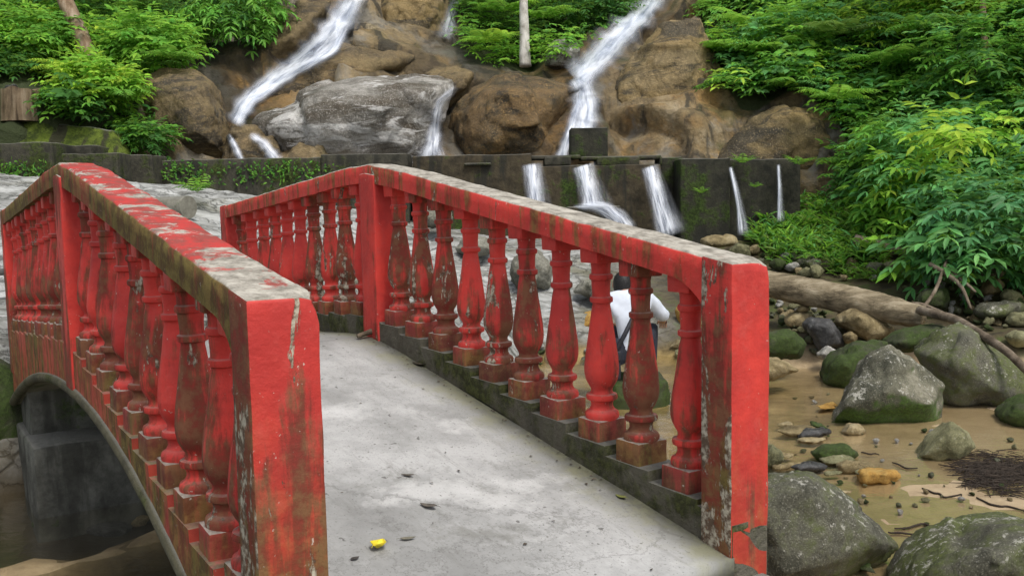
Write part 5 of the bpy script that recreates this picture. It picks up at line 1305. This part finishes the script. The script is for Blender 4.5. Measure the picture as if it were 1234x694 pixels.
flat_leaf('fallen_leaf', 748, 600, .05, .022, 2.3, (.16, .17, .05), 'olive dead leaf along the right curb', .3)
flat_leaf('fallen_leaf', 428, 674, .03, .018, .8, (.05, .045, .04), 'tiny dark leaf scrap left of the yellow leaf', .2)
flat_leaf('fallen_leaf', 505, 440, .10, .03, 2.4, (.06, .05, .035), 'dead leaf in the gutter near middle post', .3)
q = deck_pt(446, 407, .02)
rod('twig', [q+Vector((-.06, -.06, 0)), q+Vector((0, 0, .012)), q+Vector((.05, .05, .035)), q+Vector((.03, .09, .06))], [.012, .016, .018, .012], dead_m, 'short broken stick lying at the foot of the middle post', 'twig', .4, 8, 5)
bm = bmesh.new()
for k in range(260):
    u = random.uniform(.05, LT-.3); v = random.choice((random.uniform(-.66, .66), .69-abs(random.gauss(0, .05))))
    b = Vector((u, -v, deckz(u)+.005)); s = random.uniform(.003, .011); a = random.uniform(0, 6.3); e = Vector((math.cos(a), math.sin(a), 0))
    f = Vector((-e.y, e.x, 0))*random.uniform(.2, .6)
    vs_ = [bm.verts.new(b+w_*s) for w_ in (e, f+Vector((0, 0, .3)), -e, -f)]; bm.faces.new(vs_)
o = from_bm('leaf_litter', bm, plain('litter', (.07, .055, .04), .9, .5), None, ORG, smooth=False); o.rotation_euler = (0, 0, RZ)
tag(o, 'fine specks of plant litter scattered over the bridge deck', 'leaf litter', kind='stuff')

# ------------------------------------------------------------------ sitting person
def skin(name, verts, edges, mat, parent, sub=2, rootv=0):
    me = bpy.data.meshes.new(name); me.from_pydata([v[0] for v in verts], edges, [])
    o = bpy.data.objects.new(name, me); C.objects.link(o)
    md = o.modifiers.new('s', 'SKIN'); md.use_smooth_shade = True
    sv = me.skin_vertices[0].data
    for i, v in enumerate(verts):
        r = v[1]; sv[i].radius = (r, r) if not isinstance(r, tuple) else r
        sv[i].use_root = (i == rootv)
    o.modifiers.new('u', 'SUBSURF').levels = sub
    dg = bpy.context.evaluated_depsgraph_get(); dg.update()
    nm = bpy.data.meshes.new_from_object(o.evaluated_get(dg)); nm.name = name
    bpy.data.objects.remove(o); bpy.data.meshes.remove(me)
    nm.materials.clear(); nm.polygons.foreach_set('use_smooth', [True]*len(nm.polygons))
    return link(name, nm, mat, parent)
skinm = plain('skin', (.36, .20, .13), .55, .1, 20, .1)
shirt = plain('white_shirt', (.50, .54, .61), .85, .08, 9, .5)
navy = plain('dark_trousers', (.018, .02, .03), .85, .3, 14, .3)
hairm = plain('black_hair', (.012, .011, .011), .5, .4, 60, .6)
PD = 9.5
foot_z = P(770, 452, PD).z
pb_ = P(763, 457, PD)
person = empty('person', pb_, 0.0); person.scale = (1.06, 1.06, 1.06); tag(person, 'person in a white shirt crouching by the water with back turned', 'person')
# local frame: x right, y away from camera (the way the person faces), z up; crouching on the heels
J = {'pel': (0, 0, .30), 'sp1': (0, .03, .42), 'sp2': (-.01, .07, .56), 'chest': (-.02, .12, .70), 'neck': (-.05, .20, .785), 'head': (-.06, .26, .835), 'hd2': (-.065, .29, .91), 'crown': (-.06, .28, .965), 'jaw': (-.075, .35, .82), 'nose': (-.08, .40, .872),
     'rs': (.17, .14, .735), 're': (.33, .26, .58), 'rw': (.36, .46, .50), 'ls': (-.20, .14, .735), 'le': (-.30, .30, .56), 'lw': (-.18, .48, .48),
     'rh': (.10, .03, .28), 'rk': (.24, .42, .46), 'ra': (.20, .20, .09), 'rb': (.22, .38, .04), 'lh': (-.10, .03, .28), 'lk': (-.16, .44, .44), 'la': (-.14, .20, .09), 'lb': (-.15, .38, .04)}
order = ['pel', 'sp1', 'sp2', 'chest', 'neck', 'head', 'hd2', 'crown', 'jaw', 'nose', 'rs', 're', 'rw', 'ls', 'le', 'lw', 'rh', 'rk', 'ra', 'rb', 'lh', 'lk', 'la', 'lb']
RAD = dict(pel=(.135, .11), sp1=(.12, .10), sp2=(.13, .10), chest=(.14, .105), neck=.055, head=.075, hd2=.088, crown=.066, jaw=.045, nose=.018, rs=.06, re=.042, rw=.03, ls=.06, le=.042, lw=.03, rh=.085, rk=.058, ra=.042, rb=.036, lh=.085, lk=.058, la=.042, lb=.036)
E_ = [('pel', 'sp1'), ('sp1', 'sp2'), ('sp2', 'chest'), ('chest', 'neck'), ('neck', 'head'), ('head', 'hd2'), ('hd2', 'crown'), ('head', 'jaw'), ('hd2', 'nose'), ('chest', 'rs'), ('rs', 're'), ('re', 'rw'), ('chest', 'ls'), ('ls', 'le'), ('le', 'lw'), ('pel', 'rh'), ('rh', 'rk'), ('rk', 'ra'), ('ra', 'rb'), ('pel', 'lh'), ('lh', 'lk'), ('lk', 'la'), ('la', 'lb')]
V_ = [(J[k], tuple(r*.80 for r in RAD[k]) if k in ('pel', 'sp1', 'sp2', 'chest') else (RAD[k]*.8 if k in ('rs', 'ls') else RAD[k])) for k in order]; ed = [(order.index(a), order.index(b)) for a, b in E_]
# hands: palm and five bent fingers rooted in the wrist
for wk, sgn in (('rw', 1), ('lw', -1)):
    wv = Vector(J[wk]); dirv = (wv-Vector(J['re' if sgn > 0 else 'le'])).normalized()
    sidev = dirv.cross(Vector((0, 0, 1))).normalized()*sgn
    pi_ = len(V_); V_.append((tuple(wv+dirv*.055), (.034, .018))); ed.append((order.index(wk), pi_))
    for f, (off_, ln_) in enumerate([(-.030, .068), (-.010, .078), (.010, .073), (.029, .058)]):
        a = wv+dirv*.095+sidev*off_; b_ = a+dirv*ln_*.5+Vector((0, 0, -.012)); c_ = a+dirv*ln_*.85+Vector((0, 0, -.045))
        i0 = len(V_); V_ += [(tuple(a), .0095), (tuple(b_), .0088), (tuple(c_), .0075)]; ed += [(pi_, i0), (i0, i0+1), (i0+1, i0+2)]
    a = wv+dirv*.04-sidev*.045; b_ = a+dirv*.04-sidev*.012+Vector((0, 0, -.02)); i0 = len(V_)
    V_ += [(tuple(a), .012), (tuple(b_), .010)]; ed += [(pi_, i0), (i0, i0+1)]
skin('body', V_, ed, skinm, person)
def sub(keys, edges, grow, mat, name, extra=None):
    vs_ = [(J[k], tuple(r+grow for r in RAD[k]) if isinstance(RAD[k], tuple) else RAD[k]+grow) for k in keys]
    if extra: vs_ = extra(vs_, keys)
    return skin(name, vs_, [(keys.index(a), keys.index(b)) for a, b in edges], mat, person)
J['rsl'] = tuple(Vector(J['re'])*.7+Vector(J['rw'])*.3); J['lsl'] = tuple(Vector(J['le'])*.7+Vector(J['lw'])*.3); RAD['rsl'] = .042; RAD['lsl'] = .042
J['hem'] = (0, -.01, .24); RAD['hem'] = (.14, .115); J['col'] = (-.046, .192, .785); RAD['col'] = .066
sub(['hem', 'pel', 'sp1', 'sp2', 'chest', 'col', 'rs', 're', 'rsl', 'ls', 'le', 'lsl'], [('hem', 'pel'), ('pel', 'sp1'), ('sp1', 'sp2'), ('sp2', 'chest'), ('chest', 'col'), ('chest', 'rs'), ('rs', 're'), ('re', 'rsl'), ('chest', 'ls'), ('ls', 'le'), ('le', 'lsl')], .030, shirt, 'shirt')
so_ = [c for c in person.children if c.name.startswith('shirt')][0]
b = bmesh.new(); b.from_mesh(so_.data); bmesh.ops.subdivide_edges(b, edges=b.edges[:], cuts=1, use_grid_fill=True); b.normal_update()
for v in b.verts:
    q = v.co; dg_ = Vector((q.x+q.z*.5, q.y, q.z*.7-q.x*.4))
    v.co += v.normal*(.020*fbm(dg_+Vector((3, 1, 2)), 7, 2)-.022*max(0, .25-abs(fbm(dg_, 5, 2))))
b.to_mesh(so_.data); b.free(); so_.data.polygons.foreach_set('use_smooth', [True]*len(so_.data.polygons))
sub(['pel', 'rh', 'rk', 'ra', 'lh', 'lk', 'la'], [('pel', 'rh'), ('rh', 'rk'), ('rk', 'ra'), ('pel', 'lh'), ('lh', 'lk'), ('lk', 'la')], .014, navy, 'trousers')
bm = bmesh.new(); bmesh.ops.create_uvsphere(bm, u_segments=28, v_segments=18, radius=1)
hc_ = Vector((-.062, .272, .895))
for v in list(bm.verts):
    c = v.co.copy()
    if c.y > .45 and c.z < .45: bm.verts.remove(v); continue
    k = 1+.06*fbm(c*2, 2.5, 3)
    v.co = hc_+Vector((c.x*.093, c.y*.108, c.z*.115-(.025 if c.z < 0 else 0)))*k
from_bm('hair', bm, hairm, person)
for s in (1, -1):
    bm = bmesh.new(); bmesh.ops.create_uvsphere(bm, u_segments=12, v_segments=8, radius=1)
    for v in bm.verts: v.co = Vector((-.062+s*.088, .295, .875))+Vector((v.co.x*.012, v.co.y*.02, v.co.z*.032))
    from_bm('ear', bm, skinm, person)
    bm = bmesh.new(); bmesh.ops.create_uvsphere(bm, u_segments=10, v_segments=8, radius=.011)
    for v in bm.verts: v.co += Vector((-.075+s*.032, .365, .90))
    from_bm('eye', bm, plain('eye', (.5, .5, .48), .3), person)
    bm = bmesh.new(); tube(bm, smoothpath([Vector(J['ra' if s > 0 else 'la'])+Vector((0, -.06, -.055)), Vector(J['ra' if s > 0 else 'la'])+Vector((0, .03, -.045)), Vector(J['rb' if s > 0 else 'lb'])+Vector((0, .07, -.015))], 5), [.03, .042, .045, .046, .046, .046, .045, .043, .04, .034, .022], 12)
    from_bm('shoe', bm, navy, person)
stone(hull_rock('stone', [pb_+Vector((x, y, z)) for x in (-.30, .34) for y in (-.02, .5) for z in (-.35, -.02)]+[pb_+Vector((.0, -.12, -.3)), pb_+Vector((.42, .2, -.3))], r_moss, res=22, amp=.03), 'flat brown stone the crouching person squats on')
# shoulder bag: body, flap and strap over the right shoulder
bagm = plain('black_bag_cloth', (.012, .013, .018), .6, .3, 18, .3)
bag = empty('shoulder_bag', pb_+Vector((-.20, -.14, .13)), 0.0); bag.scale = (1.06, 1.06, 1.06); tag(bag, 'black shoulder bag slung across the back of crouching person', 'bag')
bm = bmesh.new(); box(bm, -.055, .055, -.035, .035, -.10, .17, .04, .02); rough(bm, .006, 9)
from_bm('bag_body', bm, bagm, bag)
bm = bmesh.new(); box(bm, -.058, .058, -.042, .038, .08, .178, .04, .012); from_bm('flap', bm, bagm, bag)
bm = bmesh.new(); prevr = None
sp_ = smoothpath([Vector((.0, -.02, .16)), Vector((.10, -.005, .34)), Vector((.20, .10, .50)), Vector((.29, .20, .635)), Vector((.325, .30, .655)), Vector((.31, .40, .57))], 6)
for i, p in enumerate(sp_):
    t_ = (sp_[min(i+1, len(sp_)-1)]-sp_[max(i-1, 0)]).normalized(); nn = Vector((.2, -1, .5)); sdv = t_.cross(nn).normalized()*.021; nn = sdv.cross(t_).normalized()*.003
    r_ = [bm.verts.new(p+a) for a in (sdv+nn, -sdv+nn, -sdv-nn, sdv-nn)]
    if prevr:
        for k in range(4): bm.faces.new((prevr[k], prevr[(k+1) % 4], r_[(k+1) % 4], r_[k]))
    prevr = r_
from_bm('strap', bm, bagm, bag)
